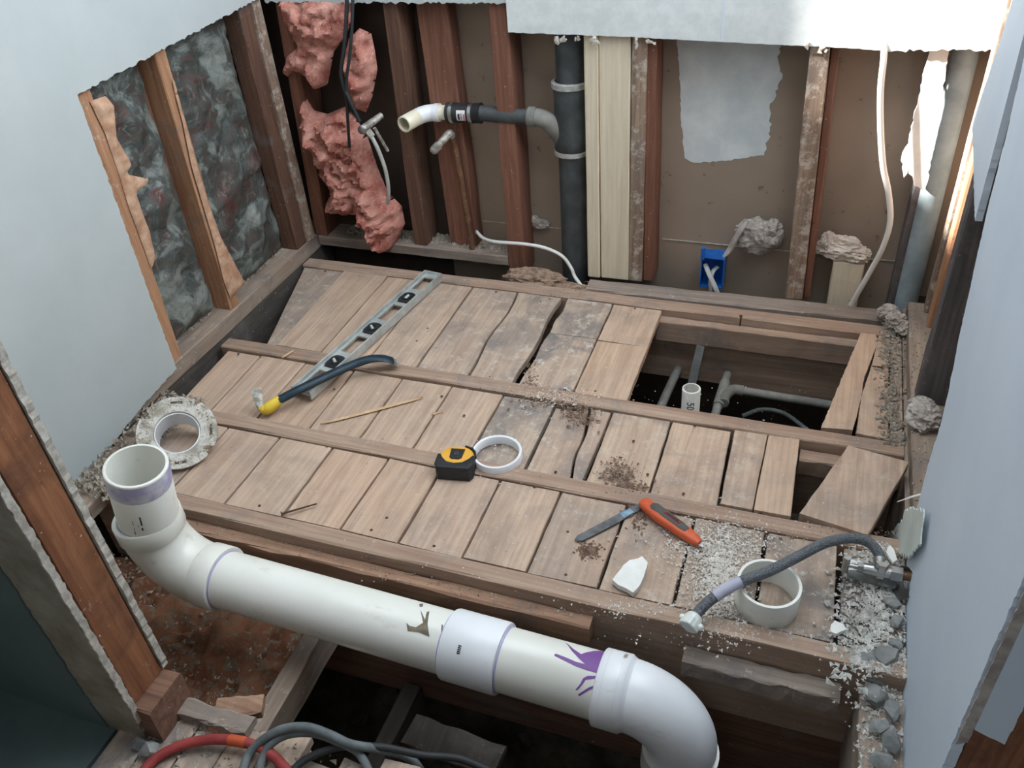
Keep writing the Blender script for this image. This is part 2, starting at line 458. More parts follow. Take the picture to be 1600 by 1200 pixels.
def lump(c, rad, seed, amp=0.35, sub=4, fr=1.6, bm=None, ridged=True):
    """Crumpled or fluffy mass."""
    bm = bm or bmesh.new()
    r = bmesh.ops.create_icosphere(bm, subdivisions=sub, radius=1.0)
    off = Vector((seed * 3.1, seed * 1.7, seed * 0.9))
    for v in r['verts']:
        p = v.co.copy()
        n1 = noise.noise(p * fr + off); n2 = noise.noise(p * fr * 2.6 + off); n3 = noise.noise(p * fr * 6 + off)
        if ridged: k = 1 + amp * ((0.5 - abs(n1)) * 1.3 + (0.4 - abs(n2)) * 0.8 + n3 * 0.3)
        else: k = 1 + amp * (n1 * 1.2 + n2 * 0.7 + n3 * 0.35)
        v.co = Vector(c) + Vector((p.x * rad[0], p.y * rad[1], p.z * rad[2])) * k
    return bm
def pip(p, poly):
    c = False; n = len(poly); j = n - 1
    for i in range(n):
        xi, yi = poly[i]; xj, yj = poly[j]
        if ((yi > p[1]) != (yj > p[1])) and (p[0] < (xj - xi) * (p[1] - yi) / (yj - yi) + xi): c = not c
        j = i
    return c
def near(p, poly):
    best = None; n = len(poly); P = Vector(p)
    for i in range(n):
        a = Vector(poly[i]); b = Vector(poly[(i + 1) % n]); d = b - a
        t = max(0, min(1, (P - a).dot(d) / max(d.length_squared, 1e-12)))
        q = a + d * t
        L = (P - q).length
        if best is None or L < best[0]: best = (L, q)
    return best
def puff(poly, to3, th, res=0.012, edge=0.04, amp=0.5, fr=18, seed=1, back=0.25, bm=None):
    """Soft body with an outline, swelling away from its plane; to3(a, b, h) -> point."""
    bm = bm or bmesh.new()
    a0 = min(p[0] for p in poly) - res; a1 = max(p[0] for p in poly) + res
    b0 = min(p[1] for p in poly) - res; b1 = max(p[1] for p in poly) + res
    na = int((a1 - a0) / res) + 1; nb = int((b1 - b0) / res) + 1
    F = {}; B = {}
    for i in range(na + 1):
        for k in range(nb + 1):
            p = (a0 + i * res, b0 + k * res)
            ins = pip(p, poly); L, q = near(p, poly)
            if ins and L > res * 0.3:
                base = math.sqrt(min(1, L / edge))
                s = Vector((p[0] * fr, p[1] * fr, seed * 2.3))
                nz = noise.noise(s) + 0.6 * noise.noise(s * 2.3) + 0.35 * noise.noise(s * 5.1)
                h = th * base * max(0.12, 1 + amp * nz)
                jx = 0.3 * res * noise.noise(s * 3 + Vector((9, 0, 0)))
                F[i, k] = bm.verts.new(to3(p[0] + jx, p[1] + jx, h)); B[i, k] = bm.verts.new(to3(p[0], p[1], -back * th * base))
            elif L <= res * 0.95:
                v = bm.verts.new(to3(q.x, q.y, 0)); F[i, k] = v; B[i, k] = v
    def quad(D, i, k, flip):
        v = []
        for a in ((i, k), (i + 1, k), (i + 1, k + 1), (i, k + 1)):
            if a in D and D[a] not in v: v.append(D[a])
        if len(v) >= 3:
            try: bm.faces.new(v[::-1] if flip else v)
            except ValueError: pass
    for i in range(na):
        for k in range(nb):
            c = [(i, k), (i + 1, k), (i + 1, k + 1), (i, k + 1)]
            if all(x in F for x in c) and any(F[x] is not B[x] for x in c):
                quad(F, i, k, False); quad(B, i, k, True)
    bmesh.ops.remove_doubles(bm, verts=bm.verts[:], dist=0.0004)
    loose = [v for v in bm.verts if not v.link_faces]
    if loose: bmesh.ops.delete(bm, geom=loose, context='VERTS')
    return bm
def flakes(n, place, size, seed, flat_f=0.5, bm=None):
    """Loose crumbs and shavings: real little tetrahedra."""
    bm = bm or bmesh.new()
    rr = random.Random(seed)
    for _ in range(n):
        c = place(rr)
        if c is None: continue
        s = size * (0.28 + rr.random() ** 3 * 0.9)
        a = rr.random() * 6.28; el = rr.uniform(0.7, 1.35)
        ca, sa = math.cos(a), math.sin(a)
        def q(x, y, z): return bm.verts.new(c + Vector(((x * el * ca - y * sa) * s, (x * el * sa + y * ca) * s, z * s * flat_f)))
        v = [q(-1, -0.4, 0), q(0.9, -0.5, 0.1), q(0.1, 0.7, 0), q(rr.uniform(-.4, .4), 0, 1.2)]
        for f in ((0, 1, 2), (0, 1, 3), (1, 2, 3), (2, 0, 3)): bm.faces.new([v[i] for i in f])
    return bm
def text_on(txt, size, mat, name, parent, to3, depth=0.0):
    """Printed lettering, laid on a surface by to3(x, y)."""
    cu = bpy.data.curves.new(name, 'FONT'); cu.body = txt; cu.size = size; cu.align_x = 'CENTER'; cu.align_y = 'CENTER'
    o = bpy.data.objects.new(name, cu); COL.objects.link(o)
    dg = bpy.context.evaluated_depsgraph_get()
    me = bpy.data.meshes.new_from_object(o.evaluated_get(dg))
    bpy.data.objects.remove(o); bpy.data.curves.remove(cu)
    bm = bmesh.new(); bm.from_mesh(me); bpy.data.meshes.remove(me)
    for v in bm.verts: v.co = to3(v.co.x, v.co.y)
    return link(name, bm, mat, parent)

# ================================================================== LARGE STRUCTURE
# ---- crawl space ground and the dark space under the deck
g = bmesh.new()
bmesh.ops.create_grid(g, x_segments=60, y_segments=60, size=1.0)
for v in g.verts:
    v.co = Vector((v.co.x * 1.5 - 0.55, v.co.y * 1.6 + 1.1, -0.72 + 0.04 * noise.noise(v.co * 9) + 0.02 * noise.noise(v.co * 30)))
gr = link('ground', g, DIRT, kind='structure', smooth=False)

fw = struct('wall_foundation')  # unseen sides added to stop outside light leaking under the deck
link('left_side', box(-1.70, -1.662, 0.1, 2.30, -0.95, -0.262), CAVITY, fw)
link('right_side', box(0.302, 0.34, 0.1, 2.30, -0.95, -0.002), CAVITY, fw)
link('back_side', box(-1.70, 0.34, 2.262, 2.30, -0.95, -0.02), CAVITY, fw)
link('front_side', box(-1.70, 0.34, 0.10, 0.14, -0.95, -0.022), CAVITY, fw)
# hallway the picture is taken from: unseen walls and ceiling added to block sky light
wh = struct('wall_rear')
link('rear_side', box(-1.95, 1.25, -1.53, -1.50, -0.02, 2.45), PLASTER_RAW, wh)
link('right_side', box(1.25, 1.28, -1.53, 0.72, -0.02, 2.45), PLASTER_RAW, wh)
link('far_right_side', box(0.40, 1.28, 0.715, 0.735, -0.02, 2.45), PLASTER_RAW, wh)
tag(link('ceiling', box(-1.95, 1.28, -1.53, 0.60, 2.45, 2.47), PLASTER_RAW), kind='structure')
# ---- floor deck
floor = struct('floor')
# joists
JZ = -0.235
timber_x('joist', -1.53, 0.235, 2.024, 2.072, JZ, 0.0, PLANK_X, floor, dy=0.0)
timber_x('joist', -1.515, 0.262, 1.553, 1.597, JZ, 0.0, PLANK_X, floor)
timber_x('joist', -1.50, 0.262, 1.256, 1.299, JZ, 0.0, PLANK_X, floor)
timber_x('joist', -1.49, 0.262, 0.979, 1.018, JZ, 0.0, PLANK_X, floor)
# cleats nailed to the joists
timber_x('cleat', -0.37, 0.17, 1.992, 2.022, -0.088, -0.022, PLANK_X, floor)
timber_x('cleat', -1.25, -0.28, 0.948, 0.977, -0.072, -0.028, ORANGE_X, floor, dz=-0.004, jit=0.003)
timber_x('cleat', -0.105, 0.165, 0.938, 0.976, -0.092, -0.05, GREY_X, floor, jit=0.003)
timber_x('cleat', 0.05, 0.262, 1.512, 1.551, -0.07, -0.025, PLANK_X, floor)
timber_x('cleat', -1.49, 0.25, 1.30, 1.325, -0.08, -0.035, PLANK_X, floor)
# board lying behind the last joist, right half
timber_x('sill_board', -0.60, 0.225, 2.075, 2.136, -0.045, 0.002, GREY_X, floor, dy=0.016, jit=0.002)
# front joist face, beam under it
timber_x('beam', -1.49, 0.25, 0.985, 1.012, -0.50, -0.236, JOIST_DARK, floor)
# rim at the left wall and at the right
timber_y('rim_joist', -1.60, -1.541, 0.62, 2.22, -0.26, -0.006, RIMD, floor)
timber_y('rim_joist', 0.195, 0.262, 0.45, 0.975, -0.26, -0.035, GREY_Y, floor)
timber_y('rim_joist', 0.264, 0.30, 0.45, 2.22, -0.30, -0.002, GREY_Y, floor)
timber_y('ledger_board', -1.538, -1.44, 0.93, 1.25, -0.05, -0.008, GREY_Y, floor)
# joist crossing the open pit, cut shallow to imitate a shaded side
timber_y('joist', -0.845, -0.805, 0.50, 0.975, -0.20, -0.12, GREY_Y, floor, dx=-0.008)
timber_y('joist', -0.74, -0.70, 0.50, 0.975, -0.60, -0.44, RIMD, floor)  # dark wood stands in for the deep shade of the pit
timber_x('header', -1.49, 0.26, 0.50, 0.535, -0.26, -0.022, JOIST_DARK, floor)

def plank(row, FLx, FRx, BRx, BLx, col=(1, 1, 1), dirt=0.5, z=None, y0=None, y1=None, wl=0, wr=0, sl=0, sr=0, t=0.02, gap=0.0010, tilt=0.0):
    Y0, Y1, Z0 = {1: (1.599, 2.020, -0.003), 2: (1.303, 1.549, -0.009), 3: (1.022, 1.252, -0.005)}[row]
    y0 = Y0 if y0 is None else y0; y1 = Y1 if y1 is None else y1; z = Z0 if z is None else z
    z += J(0.0012)
    bm = plank_bm((FLx + gap, y0 + J(.002), z), (FRx - gap, y0 + J(.002), z + tilt), (BRx - gap, y1 + J(.002), z + tilt), (BLx + gap, y1 + J(.002), z), t, wl=wl, wr=wr, sl=sl, sr=sr)
    o = link('plank', bm, PLANK, floor)
    o.color = (col[0], col[1], col[2], dirt)
    return o
T = lambda a, b=None, c=None: (a, b or a, c or a)
# row 1 (back bay)
plank(1, -1.397, -1.366, -1.379, -1.524, (0.74, 0.77, 0.80), 0.9, z=-0.008)
plank(1, -1.362, -1.221, -1.223, -1.378, (1.0, 0.96, 0.92), 0.25)
plank(1, -1.219, -1.075, -1.078, -1.222, (1.02, 0.97, 0.92), 0.25)
plank(1, -1.073, -0.932, -0.937, -1.075, (1.0, 0.98, 0.96), 0.45)
plank(1, -0.928, -0.787, -0.792, -0.934, (0.92, 0.92, 0.93), 0.8, wr=0.005, sr=1.0)
plank(1, -0.781, -0.656, -0.658, -0.787, (0.90, 0.91, 0.92), 0.95, wl=0.005, wr=0.004, sl=1.0, sr=4)
YJ = onz(935, 529).y
plank(1, -0.640, -0.499, -0.501, -0.637, (0.92, 0.93, 0.94), 1.7, wl=0.003, sl=4, y1=YJ - .001)
plank(1, -0.637, -0.501, -0.503, -0.634, (0.86, 0.88, 0.90), 1.2, wl=0.003, sl=2, y0=YJ + .001)
plank(1, -0.497, -0.361, -0.361, -0.499, (1.06, 0.99, 0.92), 0.2, y1=YJ - .004)
plank(1, -0.499, -0.361, -0.361, -0.501, (1.02, 0.97, 0.92), 0.35, y0=YJ - .002)
# row 2
plank(2, -1.478, -1.377, -1.385, -1.492, (1.02, 0.96, 0.92), 0.2)
plank(2, -1.374, -1.239, -1.240, -1.383, (1.02, 0.97, 0.93), 0.25)
plank(2, -1.236, -1.088, -1.093, -1.239, (1.04, 0.98, 0.93), 0.25)
plank(2, -1.084, -0.947, -0.948, -1.089, (1.02, 0.97, 0.93), 0.3)
plank(2, -0.944, -0.807, -0.808, -0.946, (1.0, 0.96, 0.93), 0.3)
plank(2, -0.804, -0.669, -0.668, -0.806, (1.0, 0.96, 0.93), 0.3)
plank(2, -0.665, -0.530, -0.530, -0.664, (0.88, 0.91, 0.92), 1.2)
plank(2, -0.523, -0.422, -0.440, -0.524, (0.96, 0.94, 0.93), 0.85, y1=1.53, wr=0.003, sr=2)
plank(2, -0.419, -0.391, -0.389, -0.436, (0.90, 0.90, 0.92), 0.9, wl=0.003, sl=2)
plank(2, -0.384, -0.246, -0.245, -0.384, (0.98, 0.96, 0.94), 0.7)
plank(2, -0.242, -0.101, -0.105, -0.242, (1.02, 0.97, 0.93), 0.6)
plank(2, -0.096, -0.029, -0.024, -0.099, (0.98, 0.95, 0.93), 0.7, z=0.0, gap=0.001)
plank(2, -0.028, 0.047, 0.046, -0.023, (1.04, 0.98, 0.93), 0.3, z=0.0, gap=0.001, tilt=0.004)
# row 3 (front bay)
plank(3, -1.425, -1.286, -1.286, -1.425, (0.96, 0.94, 0.92), 0.6)
plank(3, -1.282, -1.138, -1.138, -1.283, (1.0, 0.96, 0.94), 0.35)
plank(3, -1.134, -0.990, -0.992, -1.134, (1.0, 0.97, 0.95), 0.35)
plank(3, -0.985, -0.846, -0.844, -0.988, (1.05, 0.97, 0.92), 0.2)
plank(3, -0.842, -0.709, -0.710, -0.840, (1.04, 0.97, 0.92), 0.25)
plank(3, -0.705, -0.566, -0.568, -0.706, (1.0, 0.96, 0.94), 0.45)
plank(3, -0.563, -0.429, -0.428, -0.564, (1.0, 0.96, 0.93), 0.4)
plank(3, -0.425, -0.285, -0.281, -0.424, (0.98, 0.95, 0.93), 0.5)
plank(3, -0.281, -0.141, -0.140, -0.277, (0.94, 0.93, 0.93), 0.7)
plank(3, -0.137, 0.003, 0.002, -0.136, (0.88, 0.88, 0.88), 0.9)
plank(3, 0.008, 0.144, 0.140, 0.008, (0.85, 0.85, 0.86), 1.0)
plank(3, 0.150, 0.216, 0.214, 0.152, (0.80, 0.81, 0.83), 1.2)
plank(3, 0.218, 0.258, 0.258, 0.217, (0.78, 0.80, 0.82), 1.2)
# strip along the right wall beside the hatch
plank(1, 0.234, 0.262, 0.262, 0.236, (0.86, 0.86, 0.86), 1.0)
# old strip flooring of the doorway, behind the pit
for i in range(19):
    x0 = -0.985 + i * 0.066
    y1 = 0.565 + 0.02 * math.sin(i * 2.1) + (0.02 if i > 9 else 0)
    bm = plank_bm((x0 + 0.001, -0.6, 0), (x0 + 0.064, -0.6, 0), (x0 + 0.064, y1 + J(.012), 0), (x0 + 0.001, y1 + J(.012), 0), 0.019, n=6, jit=0.001)
    o = link('floorboard', bm, PLANK, floor); o.color = (0.92, 0.93, 0.93, 1.2)
# nail heads of the deck
nb = bmesh.new()
def nailhead(x, y, z, bm, r=0.0035):
    lathe([(r, 0), (r * 0.9, 0.0012), (0.0002, 0.0016)], (x, y, z), (0, 0, 1), 8, closed=False, bm=bm)
for (u, v) in ((556, 424), (668, 512), (640, 470), (508, 423), (651, 532), (775, 455), (765, 588), (845, 470), (937, 478), (992, 481), (930, 610), (522, 607), (560, 575), (690, 618), (725, 648), (868, 736), (990, 688), (1012, 740), (1068, 770), (1086, 664), (1189, 800), (1305, 818), (1295, 802), (405, 789), (580, 827), (604, 808), (678, 852), (835, 760), (884, 897), (962, 806), (887, 830), (1145, 812), (466, 540), (372, 552)):
    p = onz(u, v, -0.002); nailhead(p.x, p.y, -0.0045, nb)
o = link('nail_heads', nb, NAIL, floor); o['kind'] = 'stuff'

# ---- left wall: drywall with its cut-out, studs, plate, upper wall with the window
wl = struct('wall_left')
XL = -1.525
pts = [(0.60, -0.05), (0.994, -0.02), (1.24, 0.024), (1.385, 0.038), (1.399, 0.757), (2.09, 0.782), (2.135, 0.782), (2.135, 1.10), (0.60, 1.10)]
link('drywall_sheet', slab(pts, 'x', XL, -0.013, [0.001, 0.002, 0.002, 0.0018, 0.0028, 0, 0, 0, 0]), SHEETROCK, wl)
link('drywall_upper', box(XL - 0.013, XL, -1.5, 1.25, 1.10, 2.45), SHEETROCK, wl)
link('drywall_upper', box(XL - 0.013, XL, 1.62, 2.135, 1.10, 2.45), SHEETROCK, wl)
link('drywall_upper', box(XL - 0.013, XL, 1.25, 1.62, 1.10, 1.50), SHEETROCK, wl)
link('drywall_upper', box(XL - 0.013, XL, 1.25, 1.62, 2.10, 2.45), SHEETROCK, wl)
link('drywall_upper', box(XL - 0.013, XL, -1.5, 0.60, -0.02, 1.10), SHEETROCK, wl)  # unseen stretch along the hall, added to block the sun
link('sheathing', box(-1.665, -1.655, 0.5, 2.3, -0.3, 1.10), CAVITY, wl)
timber_y('bottom_plate', -1.648, -1.537, 0.62, 2.245, -0.004, 0.046, GREY_Y, wl)
timber_z('stud', -1.62, -1.539, 1.388, 1.432, 0.047, 1.1, STUD_ORANGE, wl, dy=0.03)
timber_z('stud', -1.63, -1.541, 1.665, 1.705, 0.047, 1.1, STUD_ORANGE, wl, dy=0.02)
timber_z('stud', -1.64, -1.60, 1.64, 1.664, 0.047, 1.1, STUD_RED, wl, dy=0.02)
timber_z('stud', -1.60, -1.541, 2.035, 2.09, 0.047, 1.1, STUD_DARK, wl)
timber_z('stud', -1.60, -1.535, 2.095, 2.135, 0.047, 1.1, STUD_GREY, wl)
wn = struct('window_1')
link('window_frame', slab([(1.25, 1.50), (1.62, 1.50), (1.62, 2.10), (1.25, 2.10)], 'x', -1.60, 0.004), flat('window_glass', (0.9, 0.95, 1, 1), 0.02), wn) if False else None
for (a, b, c, d) in ((1.235, 1.255, 1.49, 2.11), (1.615, 1.635, 1.49, 2.11), (1.25, 1.62, 1.485, 1.503), (1.25, 1.62, 2.097, 2.115)):
    link('window_frame', box(-1.545, -1.515, a, b, c, d, ch=0.003), SHEETROCK, wn)

# ---- back wall
wb = struct('wall_back')
YB = 2.135
link('drywall_band', slab([(-0.808, 0.703), (-0.464, 0.698), (-0.27, 0.692), (-0.017, 0.686), (0.10, 0.682), (0.372, 0.69), (0.372, 2.45), (-0.808, 2.45)], 'y', YB, 0.013, [0.001, 0.001, 0.001, 0.001, 0.004, 0, 0, 0]), TILEBOARD, wb)
link('tile_joint', box(-0.2695, -0.2665, YB - 0.001, YB + 0.001, 0.693, 2.4), SHEETROCK_R, wb)
link('drywall_upper', slab([(-1.525, 0.768), (-0.81, 0.772), (-0.81, 2.45), (-1.525, 2.45)], 'y', YB + 0.004, 0.013, [0.004, 0, 0, 0]), SHEETROCK, wb)
link('backing_board', box(-1.10, 0.45, 2.250, 2.258, -0.3, 2.45), HARDBOARD, wb)
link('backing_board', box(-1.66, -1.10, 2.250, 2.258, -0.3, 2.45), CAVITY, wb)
# joint between two backing boards and the roller patch
link('board_joint', box(-0.41, 0.28, 2.2475, 2.250, 0.0955, 0.0985), PAPER_EDGE, wb)
link('board_joint', box(-0.98, -0.70, 2.2475, 2.250, 0.098, 0.101), PAPER_EDGE, wb)
link('paint_patch', slab([(-0.40, 0.70), (-0.385, 0.60), (-0.372, 0.45), (-0.358, 0.35), (-0.33, 0.338), (-0.24, 0.352), (-0.148, 0.372), (-0.140, 0.44), (-0.148, 0.50), (-0.125, 0.575), (-0.140, 0.62), (-0.140, 0.70)], 'y', 2.2498, -0.0012, [0.002, 0.002, 0.002, 0.003, 0.002, 0.003, 0.006, 0.006, 0.004, 0.004, 0.004, 0], step=0.008), PAINTPATCH, wb)
# plate of the left half
timber_x('bottom_plate', -1.53, -0.865, 2.145, 2.245, 0.008, 0.042, GREY_X, wb)
timber_z('stud', -1.545, -1.500, 2.150, 2.245, 0.043, 0.95, STUD_RED, wb, dx=0.055)
timber_z('stud', -1.185, -1.140, 2.155, 2.245, 0.043, 0.95, STUD_DARK, wb, dx=0.02)
timber_z('stud', -1.072, -0.980, 2.185, 2.245, 0.043, 0.95, STUD_RED, wb, dx=-0.018)
timber_z('stud', -0.864, -0.812, 2.150, 2.245, -0.02, 0.95, STUD_RED, wb, dx=0.0)
timber_z('stud', -0.611, -0.574, 2.146, 2.232, 0.004, 0.95, STUD_WHITE, wb, jit=0.0005)
timber_z('stud', -0.571, -0.488, 2.150, 2.19, 0.004, 0.95, STUD_WHITE, wb, jit=0.0005, dx=-0.004)
timber_z('stud', -0.486, -0.448, 2.150, 2.235, 0.004, 0.95, STUD_GREY, wb, dx=-0.003)
timber_z('stud', -0.446, -0.418, 2.160, 2.245, 0.004, 0.95, STUD_RED, wb, dx=-0.012)
timber_z('stud', -0.042, 0.004, 2.150, 2.235, 0.004, 0.95, STUD_GREY, wb, dx=-0.034)
timber_z('stud', 0.005, 0.024, 2.165, 2.245, 0.004, 0.95, STUD_RED, wb, dx=-0.034)
timber_z('block', 0.070, 0.150, 2.19, 2.232, -0.10, 0.108, STUD_WHITE, wb)
# paper shreds along the cut edge of the drywall band
sh = bmesh.new()
for (u, v, ww, hh) in ((868, 60, .02, .02), (880, 62, .012, .014), (925, 64, .022, .022), (905, 60, .01, .012), (992, 66, .012, .02), (1018, 64, .016, .012), (1270, 76, .02, .018), (1290, 78, .012, .012)):
    p = ony(u, v, 2.133)
    for k in range(3):
        rock((p.x + J(ww), p.y + J(.004), p.z - J(hh * .4)), (ww * .5, .004, hh * .5), int(u) + k, n=9, bm=sh)
o = link('torn_paper_edge', sh, PAPER_EDGE, wb); o['kind'] = 'stuff'

# ---- right wall
wr = struct('wall_right')
XR = 0.262
rp = [(0.700, -0.06), (0.865, -0.075), (0.949, -0.06), (1.04, -0.045), (1.142, -0.02), (1.208, 0.0), (1.268, 0.03), (1.283, 0.10), (1.300, 0.19), (1.30, 0.30), (1.312, 0.346), (1.361, 0.446), (1.425, 0.628), (1.451, 0.766), (1.483, 0.863), (1.52, 1.0), (1.56, 2.45), (0.716, 2.45), (0.712, 0.50), (0.708, 0.33)]
link('drywall_sheet', slab(rp, 'x', XR, 0.013, [.002, .004, .004, .004, .004, .004, .004, .003, .003, .003, .003, .003, .003, .002, .002, 0, 0, .002, .002, .002]), SHEETROCK_R, wr)
link('drywall_upper', box(XR, XR + 0.013, 1.60, 2.135, 1.02, 2.45), SHEETROCK_R, wr)
# the second sheet, cut to a point, farther along
pp = [(1.563, 0.556), (1.60, 0.60), (1.80, 0.70), (1.86, 0.579), (1.90, 0.80), (1.90, 1.02), (1.60, 1.02), (1.56, 0.70)]
link('drywall_piece', slab([(1.563, 0.556), (1.87, 0.62), (1.80, 0.80), (1.76, 1.02), (1.61, 1.02), (1.575, 0.70)], 'x', 0.272, 0.012, [.002, 0.001, .001, 0, 0, .001]), SHEETROCK_R, wr)
timber_y('bottom_plate', 0.270, 0.345, 0.72, 2.14, 0.0, 0.04, GREY_Y, wr)
timber_z('stud', 0.285, 0.37, 0.735, 0.775, 0.041, 2.4, STUD_BROWN, wr)
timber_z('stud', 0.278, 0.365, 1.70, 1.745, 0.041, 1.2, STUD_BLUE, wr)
timber_z('stud', 0.312, 0.368, 2.02, 2.06, 0.041, 1.2, STUD_ORANGE, wr)
timber_z('stud', 0.308, 0.330, 2.09, 2.13, 0.041, 1.2, STUD_GREY, wr)
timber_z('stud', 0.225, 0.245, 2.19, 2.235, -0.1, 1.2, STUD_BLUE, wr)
link('backing_board', box(0.375, 0.385, 0.70, 2.26, -0.3, 2.45), HARDBOARD, wr)
timber_z('jamb_board', 0.277, 0.40, 0.712, 0.730, -0.1, 2.4, STUD_BROWN, wr)
link('jamb_drywall', slab([(0.2752, 0.30), (0.312, 0.285), (0.314, 2.4), (0.2752, 2.4)], 'y', 0.700, 0.011, [.002, .001, 0, 0]), SHEETROCK_R, wr)
link('corner_bead', slab([(0.2635, 0.26), (0.2752, 0.27), (0.2752, 2.4), (0.2635, 2.4)], 'y', 0.7005, 0.002, [.001, .001, 0, .001]), WAD, wr)

# ---- wall end (door jamb) at the lower left
wf = struct('wall_front')
XE = -0.925
link('plaster_face', slab([(XE, -0.02), (XE - 0.002, 2.4), (-1.525, 2.4), (-1.525, -0.02)], 'y', 0.500, 0.012, [0.0018, 0, 0, 0]), PLASTER_RAW, wf)
link('painted_face', slab([(-1.012, 0.06), (-1.060, 2.4), (-1.525, 2.4), (-1.525, 0.001), (-1.005, 0.001)], 'y', 0.497, 0.003, [0.003, 0, 0, 0, 0]), PAINT_SHADE, wf)
link('drywall_edge', slab([(XE + .002, 0.085), (XE, 2.4), (-1.50, 2.4), (-1.50, 0.085)], 'y', 0.5835, 0.012, [0.0018, 0, 0, 0]), PAPER_EDGE, wf)
link('plaster_edge', slab([(0.499, 0.05), (0.511, 0.05), (0.511, 2.4), (0.499, 2.4)], 'x', XE + .001, 0.003, [0, 0.0015, 0, 0.0015]), PAPER_EDGE, wf)
timber_z('stud', -0.965, XE - 0.002, 0.513, 0.5825, 0.082, 2.4, STUD_BROWN, wf)
timber_x('bottom_plate', -1.50, -0.893, 0.506, 0.586, 0.001, 0.080, JOIST_DARK, wf, jit=0.002)

link('shaded_hall_floor', box(-1.9, -0.99, -0.8, 0.499, -0.02, 0.0005), PAINT_SHADE, floor)  # hall floor slab with shade put into its dark colour
# ================================================================== PLUMBING
# ---- the big drain assembly
ZP = 0.002
A = onz(345, 903, ZP); Bp = onz(985, 1086, ZP)
dr = (Bp - A).normalized()
root = thing('drain_pipe', 'large white plastic drain pipe with elbows lying across the open pit', 'drain pipe', (A.x, A.y, 0))
def local(p): return Vector(p) - Vector((A.x, A.y, 0))
RO = 0.0572
def L3(s): return local(A + dr * s)
Ltot = (Bp - A).length
link('long_pipe', pipe(RO, RO - 0.006, Ltot, L3(0), dr, 40), PVC, root, smooth=True)
# coupling
s0 = (onz(705, 1003, ZP) - A).dot(dr); s1 = (onz(790, 1027, ZP) - A).dot(dr)
link('coupling', lathe([(RO + .0005, s0), (RO + .006, s0 + .001), (RO + .0072, s0 + .004), (RO + .0072, s1 - .004), (RO + .006, s1 - .001), (RO + .0005, s1)], L3(0), dr, 40), PVCB, root, smooth=True)
# left elbow: quarter sweep up to the riser
RB = 0.105
up = Vector((-0.10, 0.02, 1)).normalized()
def elbow(p_start, d0, d1, rb, r, name, mat, k=14, n=36, ang=math.pi / 2):
    """sweep from p_start heading d0, turning to d1"""
    d0 = d0.normalized(); d1p = (d1 - d0 * d1.dot(d0)).normalized()
    path = []
    for i in range(k + 1):
        a = ang * i / k
        path.append(p_start + d0 * (rb * math.sin(a)) + d1p * (rb * (1 - math.cos(a))))
    bm = tube(path, r, n, cap=True)
    o = link(name, bm, mat, root, smooth=True)
    return o, path[-1], (d0 * math.cos(ang) + d1p * math.sin(ang)).normalized()
e1, pe, de = elbow(L3(-0.028), -dr, up, RB, RO + .0045, 'elbow', PVC, ang=math.radians(88))
def hub(o0, d, L, r=RO, t=.0085, mat=PVC):
    return link('hub', lathe([(r - .002, 0), (r + t - .002, 0), (r + t, .003), (r + t, L - .002), (r + t - .0015, L), (r + .0002, L), (r - .002, L - .004)], o0, d, 40), mat, e1 if False else root, smooth=True)
hub(L3(-0.032), dr, 0.045)
hub(pe - de * 0.004, de, 0.040)
riser_top = local(onz(212, 727, 0.278))
d_r = (riser_top - pe).normalized()
Lr = (riser_top - pe).length
link('riser', lathe([(RO, 0), (RO, Lr - .001), (RO - .001, Lr), (RO - .0055, Lr), (RO - .006, Lr - .002), (RO - .006, Lr - .2), (RO - .008, 0)], pe, d_r, 44), PVC, root, smooth=True)
link('primer_band', lathe([(RO + .0001, Lr - .046), (RO + .0006, Lr - .042), (RO + .0006, Lr - .008), (RO + .0001, Lr - .004)], pe, d_r, 44), mottled('lilac_primer_worn', lin(176, 172, 208), lin(214, 214, 222), 24, 0.5, bump=0, lo=0.42, hi=0.6), root, smooth=True)
for (o0, d, s) in ((L3(0), dr, 0.0132), (L3(0), dr, s1 + .0005), (L3(0), dr, s0 - .003), (pe, d_r, 0.0362)):
    link('primer_ring', lathe([(RO + .0001, s), (RO + .0012, s + .0005), (RO + .0012, s + .002), (RO + .0001, s + .003)], o0, d, 44), LILAC, root, smooth=True)
# right elbow turning down
sR = (onz(937, 1072, ZP) - A).dot(dr)
link('hub', lathe([(RO - .002, 0), (RO + .0065, 0), (RO + .0085, .002), (RO + .0085, .046), (RO + .0065, .048), (RO + .003, .055), (RO - .002, .055)], L3(sR), dr, 40), PVCB, root, smooth=True)
for s in (0.012, 0.036):
    link('hub_line', lathe([(RO + .0084, s), (RO + .0088, s + .0003), (RO + .0084, s + .0012)], L3(sR), dr, 40), PVC, root)
e2, pe2, de2 = elbow(L3(sR + 0.045), dr, Vector((0.12, -0.05, -1)), 0.100, RO + .0035, 'elbow', PVCB, k=18, ang=math.radians(92))
link('drop_pipe', pipe(RO, RO - .006, 0.3, pe2, de2, 36), PVC, root, smooth=True)
link('lower_hub', lathe([(RO - .002, 0), (RO + .0085, 0), (RO + .0085, .05), (RO - .002, .05)], pe2 + de2 * 0.005, de2, 36), PVC, root, smooth=True)
